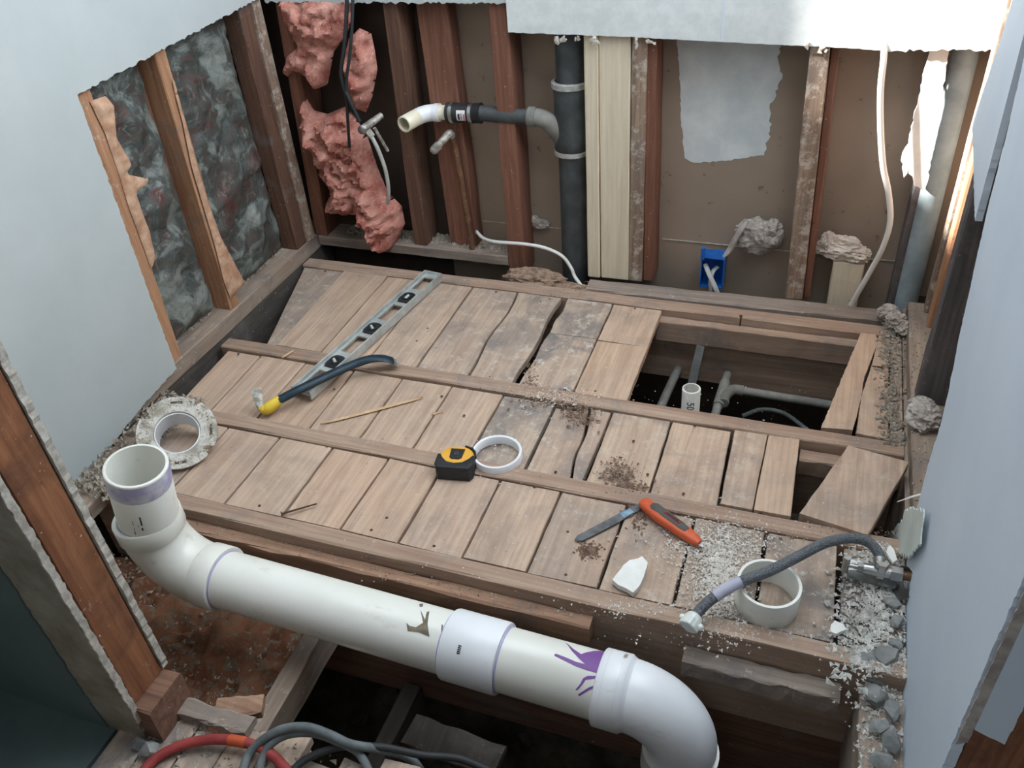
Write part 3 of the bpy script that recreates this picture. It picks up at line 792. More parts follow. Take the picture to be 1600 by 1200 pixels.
# marks that follow the round of the pipe
s_x, u_x = frame(dr)
def on_pipe(u, v, r=RO + .0006, o=A, d=dr):
    """where a sight line meets the cylinder -> (s along, angle)"""
    q = ray(u, v); oc = CAM - o
    qd = q - d * q.dot(d); od = oc - d * oc.dot(d)
    a = qd.length_squared; b = 2 * qd.dot(od); c = od.length_squared - r * r
    disc = b * b - 4 * a * c
    t = (-b - math.sqrt(max(disc, 0))) / (2 * a)
    p = oc + q * t
    s = p.dot(d); e = p - d * s
    return s, math.atan2(e.dot(u_x), e.dot(s_x))
def pipe_patch(pxs, mat, name, r=RO + .0006, sub=3):
    bm = bmesh.new()
    pts = [on_pipe(u, v) for u, v in pxs]
    dense = []
    for i in range(len(pts)):
        a, b = pts[i], pts[(i + 1) % len(pts)]
        for k in range(sub): dense.append((a[0] + (b[0] - a[0]) * k / sub, a[1] + (b[1] - a[1]) * k / sub))
    def P3(s, th, rr): return L3(s) + (s_x * math.cos(th) + u_x * math.sin(th)) * rr
    top = [bm.verts.new(P3(s, th, r)) for s, th in dense]; bot = [bm.verts.new(P3(s, th, RO - .001)) for s, th in dense]
    n = len(top)
    for a, b, c in tessellate_polygon([[Vector((q[0], q[1] * RO, 0)) for q in dense]]): bm.faces.new((top[a], top[b], top[c]))
    for i in range(n): bm.faces.new((top[i], bot[i], bot[(i + 1) % n], top[(i + 1) % n]))
    return link(name, bm, mat, root)
pipe_patch([(949, 1016), (917, 1019), (908, 1022), (896, 1014), (884, 1004), (893, 1016), (905, 1029), (915, 1038), (900, 1034), (884, 1027), (868, 1021), (866, 1024), (880, 1031), (898, 1040), (914, 1046), (935, 1052), (940, 1045), (938, 1036), (947, 1028)], PURPLE, 'primer_splash')
pipe_patch([(934, 1056), (918, 1056), (911, 1060), (907, 1068), (899, 1078), (902, 1078), (910, 1070), (915, 1062), (933, 1060)], PURPLE, 'primer_splash')
pipe_patch([(934, 1069), (920, 1074), (903, 1085), (905, 1088), (921, 1078), (933, 1074)], PURPLE, 'primer_splash')
pipe_patch([(635, 973), (640, 978), (650, 980), (661, 973), (657, 953), (664, 968), (667, 956), (671, 955), (668, 975), (671, 995), (655, 988), (637, 986)], SMEAR, 'smear')
pipe_patch([(690, 976), (692, 976), (691, 999), (689, 999)], SMEAR, 'smear')
pipe_patch([(686, 1015), (689, 1016), (684, 1034), (681, 1032)], SMEAR, 'smear')
pipe_patch([(655, 944), (661, 943), (661, 947), (656, 948)], SMEAR, 'smear')
# printed label on the coupling and on the hub, print lines on the riser
RC = RO + .0072
def cpt(s, th, r): return L3(s) + (s_x * math.cos(th) + u_x * math.sin(th)) * r
sc_, th_ = on_pipe(719, 1016)
for k in range(5):
    bm = bmesh.new()
    a0 = th_ - 0.10 + k * 0.05
    v = [bm.verts.new(cpt(s, a, RC + .0004)) for s, a in ((sc_ - .003, a0), (sc_ + .003, a0), (sc_ + .003, a0 + .032), (sc_ - .003, a0 + .032))]
    bm.faces.new(v); link('print_mark', bm, INK, root)
sc2, th2 = on_pipe(977, 1032)
for k in range(5):
    bm = bmesh.new()
    a0 = th2 - 0.10 + k * 0.05
    v = [bm.verts.new(cpt(s, a, RO + .0090)) for s, a in ((sc2 - .003, a0), (sc2 + .003, a0), (sc2 + .003, a0 + .022), (sc2 - .003, a0 + .022))]
    bm.faces.new(v); link('print_mark', bm, SMEAR, root)
rs, ru = frame(d_r)
def rpt(h, th, r): return pe + d_r * h + (rs * math.cos(th) + ru * math.sin(th)) * r
cth = math.atan2((CAM - (A)).dot(ru), (CAM - A).dot(rs))
for (h, dth, ln, wd) in ((0.088, -0.33, 0.010, .05), (0.074, -0.33, 0.014, .05), (0.060, -0.32, 0.008, .05), (0.075, -0.05, .012, .02), (0.06, -0.05, .008, .02), (0.048, -0.04, .010, .03), (0.070, -0.2, .006, .02)):
    bm = bmesh.new()
    v = [bm.verts.new(rpt(h + a * ln, cth + 0.50 + dth + b * wd, RO + .0004)) for a, b in ((0, 0), (0, 1), (1, 1), (1, 0))]
    bm.faces.new(v); link('print_mark', bm, INK, root)

# ---- drain stack with its side arm on the back wall
st = thing('drain_stack', 'black cast iron drain stack with tee and white side arm elbow', 'drain stack', (-0.666, 2.203, -0.3))
SO = Vector((-0.666, 2.203, -0.3))
def sl_(p): return Vector(p) - SO
link('stack_pipe', lathe([(0.041, 0), (0.041, 1.35), (0.001, 1.351), (0.001, 0)], (0, 0, 0), (0.004, 0, 1), 28), CASTIRON, st, smooth=True)
zt = ony(888, 140, 2.16).z; zb = ony(893, 240, 2.16).z
link('tee', lathe([(0.04, zb - .01), (0.049, zb), (0.047, zb + .03), (0.046, zt - .03), (0.049, zt), (0.04, zt + .002)], (0, 0, 0.3), (0, 0, 1), 28), CASTIRON, st, smooth=True)
link('hub_ring', lathe([(0.042, zt - .004), (0.0515, zt - .004), (0.0515, zt + .009), (0.042, zt + .012)], (0, 0, 0.3), (0, 0, 1), 28), CALK, st, smooth=True)
link('hub_ring', lathe([(0.042, zb - .014), (0.0500, zb - .014), (0.0500, zb - .002), (0.042, zb)], (0, 0, 0.3), (0, 0, 1), 28), CALK, st, smooth=True)
yA = 2.165
arm = [sl_(ony(u, v, yA)) for u, v in ((745, 176), (800, 182), (835, 183))]
link('arm', tube(arm, 0.0215, 20), CASTIRON, st, smooth=True)
link('arm_elbow', tube(smooth_path([sl_(ony(826, 182, yA)), sl_(ony(850, 186, yA)), sl_(ony(866, 200, yA + .015)), sl_(ony(878, 216, yA + .03))], 5), [0.0245] * 16, 20), GREYPVC, st, smooth=True)
link('arm_hub', tube([sl_(ony(826, 182, yA)), sl_(ony(838, 183, yA))], 0.027, 20), GREYPVC, st, smooth=True)
c0 = sl_(ony(700, 176, yA)); c1 = sl_(ony(752, 177, yA)); dc = (c1 - c0)
Lc = dc.length; dc.normalize()
link('rubber_coupling', lathe([(0.02, 0), (0.0285, 0), (0.0285, .004), (0.027, .006), (0.027, Lc - .006), (0.0285, Lc - .004), (0.0285, Lc), (0.02, Lc)], c0, dc, 26), RUBBER, st, smooth=True)
for s in (Lc * 0.10, Lc * 0.68):
    link('hose_clamp', lathe([(0.0272, s), (0.0287, s), (0.0287, s + .010), (0.0272, s + .010)], c0, dc, 26), STEEL, st, smooth=True)
q = c0 + dc * Lc * 0.42
sN = Vector((0, -1, 0))
lb = bmesh.new()
cs_, cu_ = frame(dc)
tn = math.atan2(sN.dot(cu_), sN.dot(cs_))
prev = None
for k in range(7):
    a = tn - 0.5 + k / 6 * 1.1
    e = (cs_ * math.cos(a) + cu_ * math.sin(a)) * 0.0274
    r_ = [lb.verts.new(c0 + dc * (Lc * f) + e) for f in (0.36, 0.62)]
    if prev: lb.faces.new((prev[0], prev[1], r_[1], r_[0]))
    prev = r_
lo_ = link('label', lb, LABELW, st)
for (f0, f1, a0, a1, m_) in ((0.40, 0.46, -.40, .25, INK), (0.49, 0.52, -.35, .3, SMEAR), (0.56, 0.61, -.45, .2, PINKL)):
    bm = bmesh.new(); prev = None
    for k in range(4):
        a = tn + a0 + (a1 - a0) * k / 3
        e = (cs_ * math.cos(a) + cu_ * math.sin(a)) * 0.0277
        r_ = [bm.verts.new(c0 + dc * (Lc * f) + e) for f in (f0, f1)]
        if prev: bm.faces.new((prev[0], prev[1], r_[1], r_[0]))
        prev = r_
    link('print_mark', bm, m_, st)
w0 = sl_(ony(702, 176, yA)); w1 = sl_(ony(676, 176, yA)); w2 = sl_(ony(655, 181, yA - .02)); w3 = sl_(ony(632, 194, yA - .085))
link('white_arm', tube([w0, w1], 0.0205, 22), CREAM, st, smooth=True)
link('white_elbow', tube(smooth_path([w0.lerp(w1, .75), w1, w1.lerp(w2, .6) + Vector((0, -.002, .002)), w2.lerp(w3, .12)], 6), 0.0235, 22), PVCB, st, smooth=True)
dz_ = (w3 - w2).normalized(); 
link('white_stub', pipe(0.0232, 0.0188, (w3 - w2).length * 0.93, w2.lerp(w3, .12), dz_, 26), CREAM, st, smooth=True)
link('elbow_lip', tube([w0.lerp(w1, .55), w0.lerp(w1, .85)], 0.0255, 22), PVCB, st, smooth=True)

# ---- copper stub out of the plate
cr = thing('copper_stub', 'upright old copper water pipe ending in a corroded capped elbow', 'pipe', (0, 0, 0))
pts = [ony(738, 388, 2.165), ony(726, 310, 2.168), ony(713, 240, 2.17), ony(707, 214, 2.168), ony(703, 208, 2.155), ony(690, 222, 2.13)]
link('riser', tube(smooth_path(pts[:4], 3), 0.0092, 12), COPPER, cr, smooth=True)
link('corroded_elbow', tube(smooth_path(pts[3:], 4), [0.0085, 0.010, .0105, .0105, .011, .0115, .012, .011, .010][:9], 12), SOLDER, cr, smooth=True)
pc = ony(677, 236, 2.11); pb = ony(690, 222, 2.13)
link('capped_end', tube([pb, pb.lerp(pc, .3), pb.lerp(pc, .31), pc, pc + (pc - pb) * .2], [0.010, 0.010, 0.0135, 0.0125, 0.006], 12), SOLDER, cr, smooth=True)
# ---- stop valve with a grey supply tube in the insulated bay
sv = thing('stop_valve', 'corroded stop valve with bent grey supply tube below the black cables', 'valve', (0, 0, 0))
v0 = ony(570, 200, 2.07); v1 = ony(596, 180, 2.13); v2 = ony(574, 204, 2.06)
link('valve_body', tube([v1, v0, v0 + (v0 - v1) * .3], [0.009, 0.012, 0.008], 14), SOLDER, sv, smooth=True)
link('valve_nut', tube([v2, v2 + Vector((0.012, 0, -0.018))], 0.0105, 6), SOLDER, sv)
link('handle', lump(ony(566, 203, 2.05), (.013, .006, .012), 5, 0.2, 2), STEEL, sv, smooth=True)
link('supply_tube', tube(smooth_path([ony(u, v, y) for u, v, y in ((577, 207, 2.06), (590, 232, 2.055), (602, 265, 2.06), (607, 295, 2.07), (606, 318, 2.09))], 6), 0.0058, 10), mottled('grey_tube', lin(170, 170, 164), lin(190, 190, 184), 20, .5, bump=0), sv, smooth=True)
link('side_branch', tube([ony(585, 200, 2.08), ony(606, 236, 2.10)], 0.005, 8), SOLDER, sv, smooth=True)

# ---- pipes down in the hatch
hp = thing('standpipe', 'short white plastic pipe with cut oval end standing in the floor hatch', 'pipe', (0, 0, 0))
pt = onz(1081, 607, -0.035); 
link('pipe_wall', pipe(0.0232, 0.0190, 0.42, (pt.x + .004, pt.y - .004, pt.z - 0.42), (-0.012, 0.012, 1), 28), PVC, hp, smooth=True)
cdir = Vector((CAM.x - pt.x, CAM.y - pt.y, 0)).normalized(); a_c = math.atan2(cdir.y, cdir.x)
text_on('50" - S', 0.026, INK, 'printed_text', hp, lambda x, y: Vector((pt.x + math.cos(a_c - .05 + y / .0235) * .0238, pt.y + math.sin(a_c - .05 + y / .0235) * .0238, pt.z - 0.062 - x)))
hg = thing('supply_lines', 'grey plastic water line with tee and elbow running under the hatch', 'pipe', (0, 0, 0))
zg = -0.16
link('long_line', tube([onz(1150, 609, zg), onz(1345, 640, zg)], 0.0115, 14), GREYPVC, hg, smooth=True)
link('elbow', tube(smooth_path([onz(1162, 611, zg), onz(1146, 609, zg), onz(1134, 618, zg), onz(1130, 630, zg)], 4), 0.0145, 14), GREYPVC, hg, smooth=True)
link('tee', tube([onz(1133, 598, zg - .005), onz(1122, 634, zg - .005)], 0.0145, 14), GREYPVC, hg, smooth=True)
link('branch', tube([onz(1124, 625, zg - .005), onz(1106, 690, zg - .01)], 0.0115, 14), GREYPVC, hg, smooth=True)
link('branch', tube([onz(1132, 600, zg - .005), onz(1137, 585, zg - .01)], 0.0115, 14), GREYPVC, hg, smooth=True)
h2 = thing('supply_line', 'single pale grey water line left of the white standpipe in hatch', 'pipe', (0, 0, 0))
link('line', tube([onz(1060, 575, -0.2), onz(1026, 650, -0.2)], 0.0125, 14), GREYPVC, h2, smooth=True)
hs = bmesh.new()
board(ony(1095, 540, 1.985), ony(1078, 612, 1.93), (-0.012, 0.012, -0.001, 0.001), bm=hs, seg=3, jit=0, ch=0.0005)
tag(link('hanger_strap', hs, mottled('galvanised', lin(120, 122, 122), lin(146, 148, 148), 30, .5, .5), smooth=False), 'perforated grey metal hanger strap behind the white standpipe', 'strap')
ht = tube(smooth_path([onz(1160, 650, -0.26), onz(1190, 640, -0.25), onz(1225, 646, -0.24), onz(1262, 672, -0.23)], 5), 0.006, 8)
tag(link('grey_tubing', ht, CABLEG, smooth=True), 'loop of thin dark tubing at the bottom of the hatch', 'tube')

# ================================================================== LOOSE THINGS ON THE DECK
# ---- loose plank and split boards at the hatch
lp = [onz(1249, 802, 0.004), onz(1356, 836, 0.012), onz(1421, 722, 0.036), onz(1325, 696, 0.030)]
o = link('loose_plank', plank_bm(lp[0], lp[1], lp[2], lp[3], 0.021, n=8), PLANK)
o.color = (0.98, 0.94, 0.92, 0.5)
tag(o, 'loose plank lying skewed and propped over the dark gap by right wall', 'plank')
def poly_board(pts, z, t, name, mat):
    bm = slab([(p.x, p.y) for p in pts], 'z', z, -t, [0.001] * len(pts))
    return link(name, bm, mat)
o = poly_board([onz(*q) for q in ((1345, 520), (1368, 522), (1372, 532), (1362, 560), (1350, 590), (1345, 625), (1332, 672), (1283, 668))], 0.0, 0.02, 'split_board', PLANK)
o.color = (1.04, 0.97, 0.9, 0.3); tag(o, 'split board along the right edge of the floor hatch, left half', 'board')
o = poly_board([onz(*q) for q in ((1374, 524), (1391, 521), (1388, 600), (1387, 685), (1338, 676), (1346, 620), (1362, 570))], -0.002, 0.02, 'split_board', PLANK)
o.color = (1.0, 0.95, 0.9, 0.4); tag(o, 'split board nearest the right wall beside the hatch, right half', 'board')

def rounded(w, h, r, k=6, top_r=None):
    out = []
    for (cx, cy, a0, rr) in ((w / 2 - r, -h / 2 + r, -90, r), (w / 2 - (top_r or r), h / 2 - (top_r or r), 0, top_r or r), (-w / 2 + (top_r or r), h / 2 - (top_r or r), 90, top_r or r), (-w / 2 + r, -h / 2 + r, 180, r)):
        for i in range(k + 1):
            a = math.radians(a0 + 90 * i / k); out.append((cx + rr * math.cos(a), cy + rr * math.sin(a)))
    return out
def prism(pts, z0, z1, ch=0.0, bm=None):
    bm = bm or bmesh.new()
    a = [bm.verts.new((x, y, z0)) for x, y in pts]; b = [bm.verts.new((x, y, z1)) for x, y in pts]
    bm.faces.new(a); t = bm.faces.new(b)
    for i in range(len(pts)): bm.faces.new((a[i], a[(i + 1) % len(pts)], b[(i + 1) % len(pts)], b[i]))
    bmesh.ops.recalc_face_normals(bm, faces=bm.faces[:])
    if ch:
        es = [e for e in bm.edges if abs(e.verts[0].co.z - z1) < 1e-6 and abs(e.verts[1].co.z - z1) < 1e-6 and len(e.link_faces) == 2 and any(abs(f.normal.z) < .5 for f in e.link_faces)]
        bmesh.ops.bevel(bm, geom=es, offset=ch, segments=3, affect='EDGES', profile=0.5)
    return bm
# ---- spirit level, lying flat
F = onz(677, 427, 0.02); N = onz(470, 611, 0.02)
dv = (N - F); LL = dv.length; ang = math.atan2(dv.y, dv.x)
lv = thing('spirit_level', 'dusty grey aluminium spirit level lying flat across the planks', 'spirit level', (F.x, F.y, 0.0), (0, 0, ang))
Wd = 0.062; Hh = 0.026
link('rail', box(0, LL, -Wd / 2, -Wd / 2 + 0.005, 0, Hh, ch=0.001), ALU, lv)
link('rail', box(0, LL, Wd / 2 - 0.005, Wd / 2, 0, Hh, ch=0.001), ALU, lv)
holes = []   # (start, end, kind) along the body
fr_ = [(0.035, 0.15, 's'), (0.19, 0.275, 'v'), (0.30, 0.43, 's'), (0.465, 0.55, 'v'), (0.575, 0.70, 's'), (0.735, 0.82, 'v'), (0.845, 0.95, 's')]
wz0, wz1 = Hh * 0.42, Hh * 0.62
wb_ = bmesh.new()
prev = 0.0
hw = 0.0185
for a, b, k in fr_ + [(1.0, 1.0, 'e')]:
    box(prev * LL, a * LL, -Wd / 2 + .005, Wd / 2 - .005, wz0, wz1, wb_)
    if k != 'e':
        box(a * LL, b * LL, -Wd / 2 + .005, -hw, wz0, wz1, wb_); box(a * LL, b * LL, hw, Wd / 2 - .005, wz0, wz1, wb_)
    prev = b
link('web', wb_, ALU, lv)
link('end_cap', box(-0.002, 0.003, -Wd / 2, Wd / 2, 0.001, Hh - .001, ch=0.0008), ALU, lv)
for a, b, k in fr_:
    if k == 'v':
        c = (a + b) / 2 * LL; hl = (b - a) / 2 * LL
        bz = bmesh.new()
        bz = prism(rounded(hl * 2, hw * 2 + .004, 0.016, 6), wz0 - .001, wz1 + .0035, 0.001)
        bmesh.ops.translate(bz, verts=bz.verts[:], vec=(c, 0, 0))
        vb = link('vial_block', bz, BLACKP, lv)
        hv = lathe([(0.0115, 0), (0.014, 0), (0.014, .004), (0.0115, .004)], (0, 0, 0), (0, 0, 1), 20)
        hr = link('vial_ring', hv, BLACKP, vb); hr.location = (0, 0, .0055)
        vt = tube([(-0.010, 0, 0), (0.010, 0, 0)], 0.0042, 10)
        gl = link('vial', vt, VIAL, vb, smooth=True); gl.location = (0, 0, .0048); gl.rotation_euler = (0, 0, 0.9 if a > .3 else 0)

# ---- pry bar resting on the level
pb_ = thing('pry_bar', 'navy blue pry bar with yellow end resting across the spirit level', 'pry bar', (0, 0, 0))
path = [onz(436, 625, 0.026), onz(465, 610, 0.036), onz(500, 593, 0.036), onz(530, 579, 0.036), onz(556, 568, 0.037), onz(578, 561, 0.040), onz(598, 560, 0.036), onz(612, 563, 0.026), onz(621, 567, 0.014)]
pbp = smooth_path(path, 4)
npb = len(pbp)
pr, pf = [], []
for i in range(npb):
    f = max(0.0, (i - 17) / (npb - 1 - 17))
    pr.append(0.0112); pf.append((1.1 + 0.55 * f, 0.95 - 0.82 * f))
pbm = tube(pbp[:-3], pr[:-3], 8, flatten=pf[:-3])
link('chisel_tip', tube(pbp[-4:], pr[-4:], 8, flatten=pf[-4:]), SOLDER, pb_, smooth=True)
link('shaft', pbm, NAVY, pb_, smooth=True)
yp = smooth_path([onz(438, 624, 0.0255), onz(428, 631, 0.020), onz(418, 639, 0.013), onz(412, 640, 0.013), onz(407, 636, 0.022)], 4)
link('yellow_end', tube(yp, [.0128, .0132, .0136, .014, .0145, .015, .0152, .0152, .0145, .0135, .0125, .0118, .011, .0102, .0095, .0085, .0075], 8), YELLOW, pb_, smooth=True)
cl = bmesh.new()
c0 = onz(410, 641, 0.012)
cps = [c0 + Vector((0, 0, 0)), onz(405, 630, 0.026), onz(402, 618, 0.040), onz(400, 607, 0.052)]
tube(cps, [0.009, 0.0095, 0.010, 0.010], 8, bm=cl, flatten=[(1.0, .6), (1.1, .38), (1.2, .25), (1.3, .10)])
link('claw', cl, SOLDER, pb_, smooth=True)

# ---- tape measure, lying on its side
tm = thing('tape_measure', 'yellow and black tape measure lying on its side beside the white ring', 'tape measure', (onz(705, 747, 0).x, onz(705, 747, 0).y + 0.037, -0.004), (0, 0, 0.16))
link('case', prism(rounded(0.082, 0.076, 0.016, 6, 0.036), 0.0, 0.036, 0.007), TAPEYEL, tm, smooth=True)
gp = [(-0.043, 0.004), (-0.043, -0.028), (-0.036, -0.039), (0.036, -0.039), (0.043, -0.028), (0.043, 0.004), (0.037, 0.006), (0.030, -0.006), (0.018, -0.018), (0.0, -0.022), (-0.018, -0.018), (-0.030, -0.006), (-0.037, 0.006)]
link('rubber_grip', prism(gp, 0.0005, 0.0385, 0.002), BLACKP, tm, smooth=True)
link('back_bumper', prism([(0.012, 0.037), (0.030, 0.030), (0.039, 0.016), (0.041, 0.010), (0.043, 0.012), (0.041, 0.022), (0.032, 0.034), (0.013, 0.0405)], 0.004, 0.036, 0.001), BLACKP, tm)
cbm = prism([(-0.016, 0.024), (0.016, 0.024), (0.014, -0.004), (0.008, -0.009), (-0.008, -0.009), (-0.014, -0.004)], 0.034, 0.0395, 0.0015)
cl_ = link('clip', cbm, BLACKP, tm)
sr_ = link('screw', lathe([(0.003, 0), (0.0055, 0), (0.0055, .0012), (0.003, .0012)], (0, 0, 0), (0, 0, 1), 16), GREYRUB, cl_)
sr_.location = (0, -0.001, 0.0034)

# ---- white ring
rc = onz(777, 712, 0)
tag(link('pipe_ring', lathe([(0.0572, 0), (0.0572, .0205), (0.0565, .0215), (0.0515, .0215), (0.0505, .0205), (0.0505, 0)], (rc.x + .002, rc.y - .004, -0.004), (0, 0, 1), 48), PVCB, smooth=True),
    'thin white plastic ring lying flat beside the yellow tape measure', 'ring')
# ---- pipe off-cut
cc = onz(1199, 949, 0)
oc = thing('pipe_offcut', 'short white pipe offcut standing under the grey braided hose', 'pipe piece', (0.0225, 1.075, -0.005))
link('pipe_wall', lathe([(0.0565, 0), (0.0572, .002), (0.0572, .056), (0.0565, .0575), (0.0515, .0575), (0.0508, .0565), (0.0508, 0)], (0, 0, 0), (0.01, 0, 1), 48), PVC, oc, smooth=True)

# ---- toilet flange, tilted on its spigot
fc = onz(277, 676, 0.055)
nrm = (0.62 * (CAM - fc).normalized() + 0.42 * Vector((0, 0, 1))).normalized()
fl = thing('closet_flange', 'dirty white toilet flange leaning behind the upright pipe end', 'flange', fc)
RF = 0.0905
fb = bmesh.new()
nseg = 72
s_f, u_f = frame(nrm)
notch = {10, 11, 28, 46, 47, 64}
def fpt(r, k, h): a = 2 * math.pi * k / nseg; return s_f * (math.cos(a) * r) + u_f * (math.sin(a) * r) + nrm * h
ringv = []
for k in range(nseg):
    ro = RF - (0.019 if k in notch else 0)
    ringv.append([fb.verts.new(fpt(r, k, h)) for r, h in ((0.049, -.010), (0.053, .003), (0.062, .005), (0.072, .003), (ro, .003), (ro, -.004), (0.060, -.006), (0.054, -.011))])
for k in range(nseg):
    a, b = ringv[k], ringv[(k + 1) % nseg]
    for i in range(8): fb.faces.new((a[i], a[(i + 1) % 8], b[(i + 1) % 8], b[i]))
link('flange_ring', fb, mottled('grimy_pvc', lin(152, 146, 134), lin(206, 203, 196), 26, 0.6, bump=0.3, lo=0.36, hi=0.56, speck=lin(126, 116, 100), speck_at=0.62), fl, smooth=True)
link('spigot', lathe([(0.0485, -.070), (0.054, -.070), (0.055, -.004), (0.0485, -.002)], (0, 0, 0), nrm, 48), PVCB, fl, smooth=True)
for k in (20, 38, 55):
    sl2 = bmesh.new()
    for i in range(5): lathe([(0.0035, 0), (0.0035, .0012), (0.0002, .0014)], fpt(0.076, k + i * 0.8, .0025), nrm, 8, closed=False, bm=sl2)
    link('bolt_slot', sl2, flat('slot_dark', lin(84, 74, 62), .8), fl)
gk = flakes(420, lambda r: (lambda a, q: s_f * (math.cos(a) * q) + u_f * (math.sin(a) * q) + nrm * 0.004)(r.random() * 6.28, r.uniform(0.062, 0.088)), 0.0045, 5)
o = link('wax_residue', gk, mottled('wax_residue', lin(168, 156, 136), lin(206, 198, 182), 60, .8, bump=0), fl); o['kind'] = 'stuff'

# ---- utility knife
k0 = onz(1001, 786, 0.008); k1 = onz(1092, 851, 0.008)
kv = k1 - k0; kl = kv.length
kn = thing('utility_knife', 'orange and grey utility knife lying on the front planks', 'knife', (k0.x, k0.y, 0.004), (0, 0, math.atan2(kv.y, kv.x)))
def blob_path(stations, n=12):
    """body with rounded-box sections: (x, y_center, half width, half height, z_center)"""
    bm = bmesh.new(); rings = []
    for x, yc, hw_, hh_, zc in stations:
        ring = []
        for k in range(n):
            a = 2 * math.pi * k / n
            c_, s_ = math.cos(a), math.sin(a)
            e = 0.6
            ring.append(bm.verts.new((x, yc + hw_ * math.copysign(abs(c_) ** e, c_), zc + hh_ * math.copysign(abs(s_) ** e, s_))))
        rings.append(ring)
    for i in range(len(rings) - 1):
        for k in range(n): bm.faces.new((rings[i][k], rings[i][(k + 1) % n], rings[i + 1][(k + 1) % n], rings[i + 1][k]))
    bm.faces.new(rings[0]); bm.faces.new(rings[-1])
    return bm
K = kl
link('body', blob_path([(0, .003, .006, .005, .007), (.006, .001, .013, .009, .009), (.03, 0, .015, .010, .0095), (K * .35, -.002, .0155, .011, .010), (K * .6, -.001, .0145, .0105, .010), (K * .8, .001, .014, .010, .009), (K * .93, .001, .011, .008, .008), (K, .001, .007, .006, .007)]), ORANGEP, kn, smooth=True)
link('grip', blob_path([(K * .17, .003, .008, .008, .0115), (K * .22, .003, .0125, .0105, .0115), (K * .45, .002, .0125, .011, .0115), (K * .7, .002, .0115, .0105, .011), (K * .78, .002, .010, .0095, .0105), (K * .82, .002, .005, .007, .0105)]), GREYRUB, kn, smooth=True)
link('slider', box(K * .40, K * .66, .001, .0075, .019, .0238, ch=.001), REDP, kn)
link('slider_slot', box(K * .43, K * .64, .0025, .0058, .0215, .0245), INK, kn)
link('blade_tip', prism([(K - .002, -.004), (K + .012, -.0015), (K + .006, .005), (K - .002, .006)], .0055, .0065), STEEL, kn)
# ---- loose blade
b0 = onz(900, 845, 0.0); b1 = onz(1001, 789, 0.004)
bv = b1 - b0
bl = thing('saw_blade', 'grey steel blade lying left of the orange utility knife', 'blade', (b0.x, b0.y, -0.002), (0, 0, math.atan2(bv.y, bv.x)))
Lb = bv.length
link('blade', prism([(0, -.003), (.012, -.009), (Lb * .62, -.011), (Lb * .66, -.009), (Lb * .97, -.0085), (Lb, -.005), (Lb, .007), (Lb * .8, .0085), (Lb * .74, .0115), (Lb * .68, .0085), (.010, .009), (0, .004)], 0.001, 0.0042), BLADE, bl)
link('worn_shank', prism([(Lb * .70, -.0075), (Lb * .86, -.007), (Lb * .86, .007), (Lb * .70, .0075)], 0.0042, 0.0048), mottled('blue_steel', lin(96, 130, 158), lin(150, 176, 196), 40, .4, .4), bl)

# ---- broken white drywall piece
dp = slab([(p.x, p.y) for p in [onz(u, v, 0.006) for u, v in ((1003, 872), (996, 876), (984, 878), (974, 886), (957, 909), (966, 917), (978, 922), (989, 929), (997, 921), (1006, 903), (1012, 882))]], 'z', 0.0, 0.012, [0.001] * 11, step=0.01)
tag(link('drywall_chip', dp, GYPSUM), 'large broken white drywall piece on the planks below the knife', 'drywall piece')
dp = slab([(p.x, p.y) for p in [onz(u, v, 0.006) for u, v in ((1304, 971), (1298, 978), (1297, 988), (1306, 992), (1322, 985), (1316, 976))]], 'z', 0.0, 0.009, [0.0008] * 6, step=0.01)
tag(link('drywall_chip', dp, GYPSUM), 'small triangular drywall chip right of the pipe offcut', 'drywall piece')
dp = slab([(p.x, p.y) for p in [onz(u, v, 0.012) for u, v in ((1386, 858), (1384, 866), (1394, 882), (1401, 878), (1396, 862), (1390, 855))]], 'z', 0.012, 0.006, [0.0008] * 6, step=0.01)
tag(link('drywall_chip', dp, GYPSUM), 'drywall chip leaning above the stop valve by right wall', 'drywall piece')
dp = slab([(p.x, p.y) for p in [onz(u, v, 0.0) for u, v in ((1318, 874), (1323, 902), (1352, 896), (1345, 876))]], 'z', -0.004, 0.006, [0.0008] * 4, step=0.01)
tag(link('drywall_chip', dp, GYPSUM), 'square drywall scrap lying under the stop valve', 'drywall piece')

# ---- long splinter and small sticks
def splinter(pxs, z, w_, name, label):
    a = onz(*pxs[0], z); b = onz(*pxs[1], z)
    bm = bmesh.new(); d = (b - a); L = d.length; d.normalize(); s = Vector((-d.y, d.x, 0)); n = 8; rows = []
    for i in range(n + 1):
        f = i / n; ww = w_ * (0.25 + 0.75 * math.sin(math.pi * min(1, f * .75 + .12))) * (0.2 if i in (0, n) else 1)
        c = a.lerp(b, f)
        rows.append([bm.verts.new(c + s * (ww + J(.0005)) ), bm.verts.new(c + Vector((0, 0, .004))), bm.verts.new(c - s * ww), bm.verts.new(c + Vector((0, 0, -.002)))])
    for i in range(n):
        for k in range(4): bm.faces.new((rows[i][k], rows[i][(k + 1) % 4], rows[i + 1][(k + 1) % 4], rows[i + 1][k]))
    bm.faces.new(rows[0]); bm.faces.new(rows[-1])
    return tag(link(name, bm, SPLINT), label, 'splinter')
splinter(((500, 663), (661, 621)), -0.004, 0.005, 'wood_splinter', 'long pale wood splinter lying on the middle row of planks')
splinter(((441, 559), (459, 548)), 0.004, 0.0025, 'wood_splinter', 'short pale splinter on the joist left of the spirit level')
splinter(((675, 648), (692, 643)), -0.006, 0.0022, 'wood_splinter', 'tiny wood splinter across a plank joint above the tape measure')
splinter(((445, 612), (470, 603)), -0.006, 0.002, 'wood_splinter', 'thin splinter under the yellow end of the pry bar') if False else None
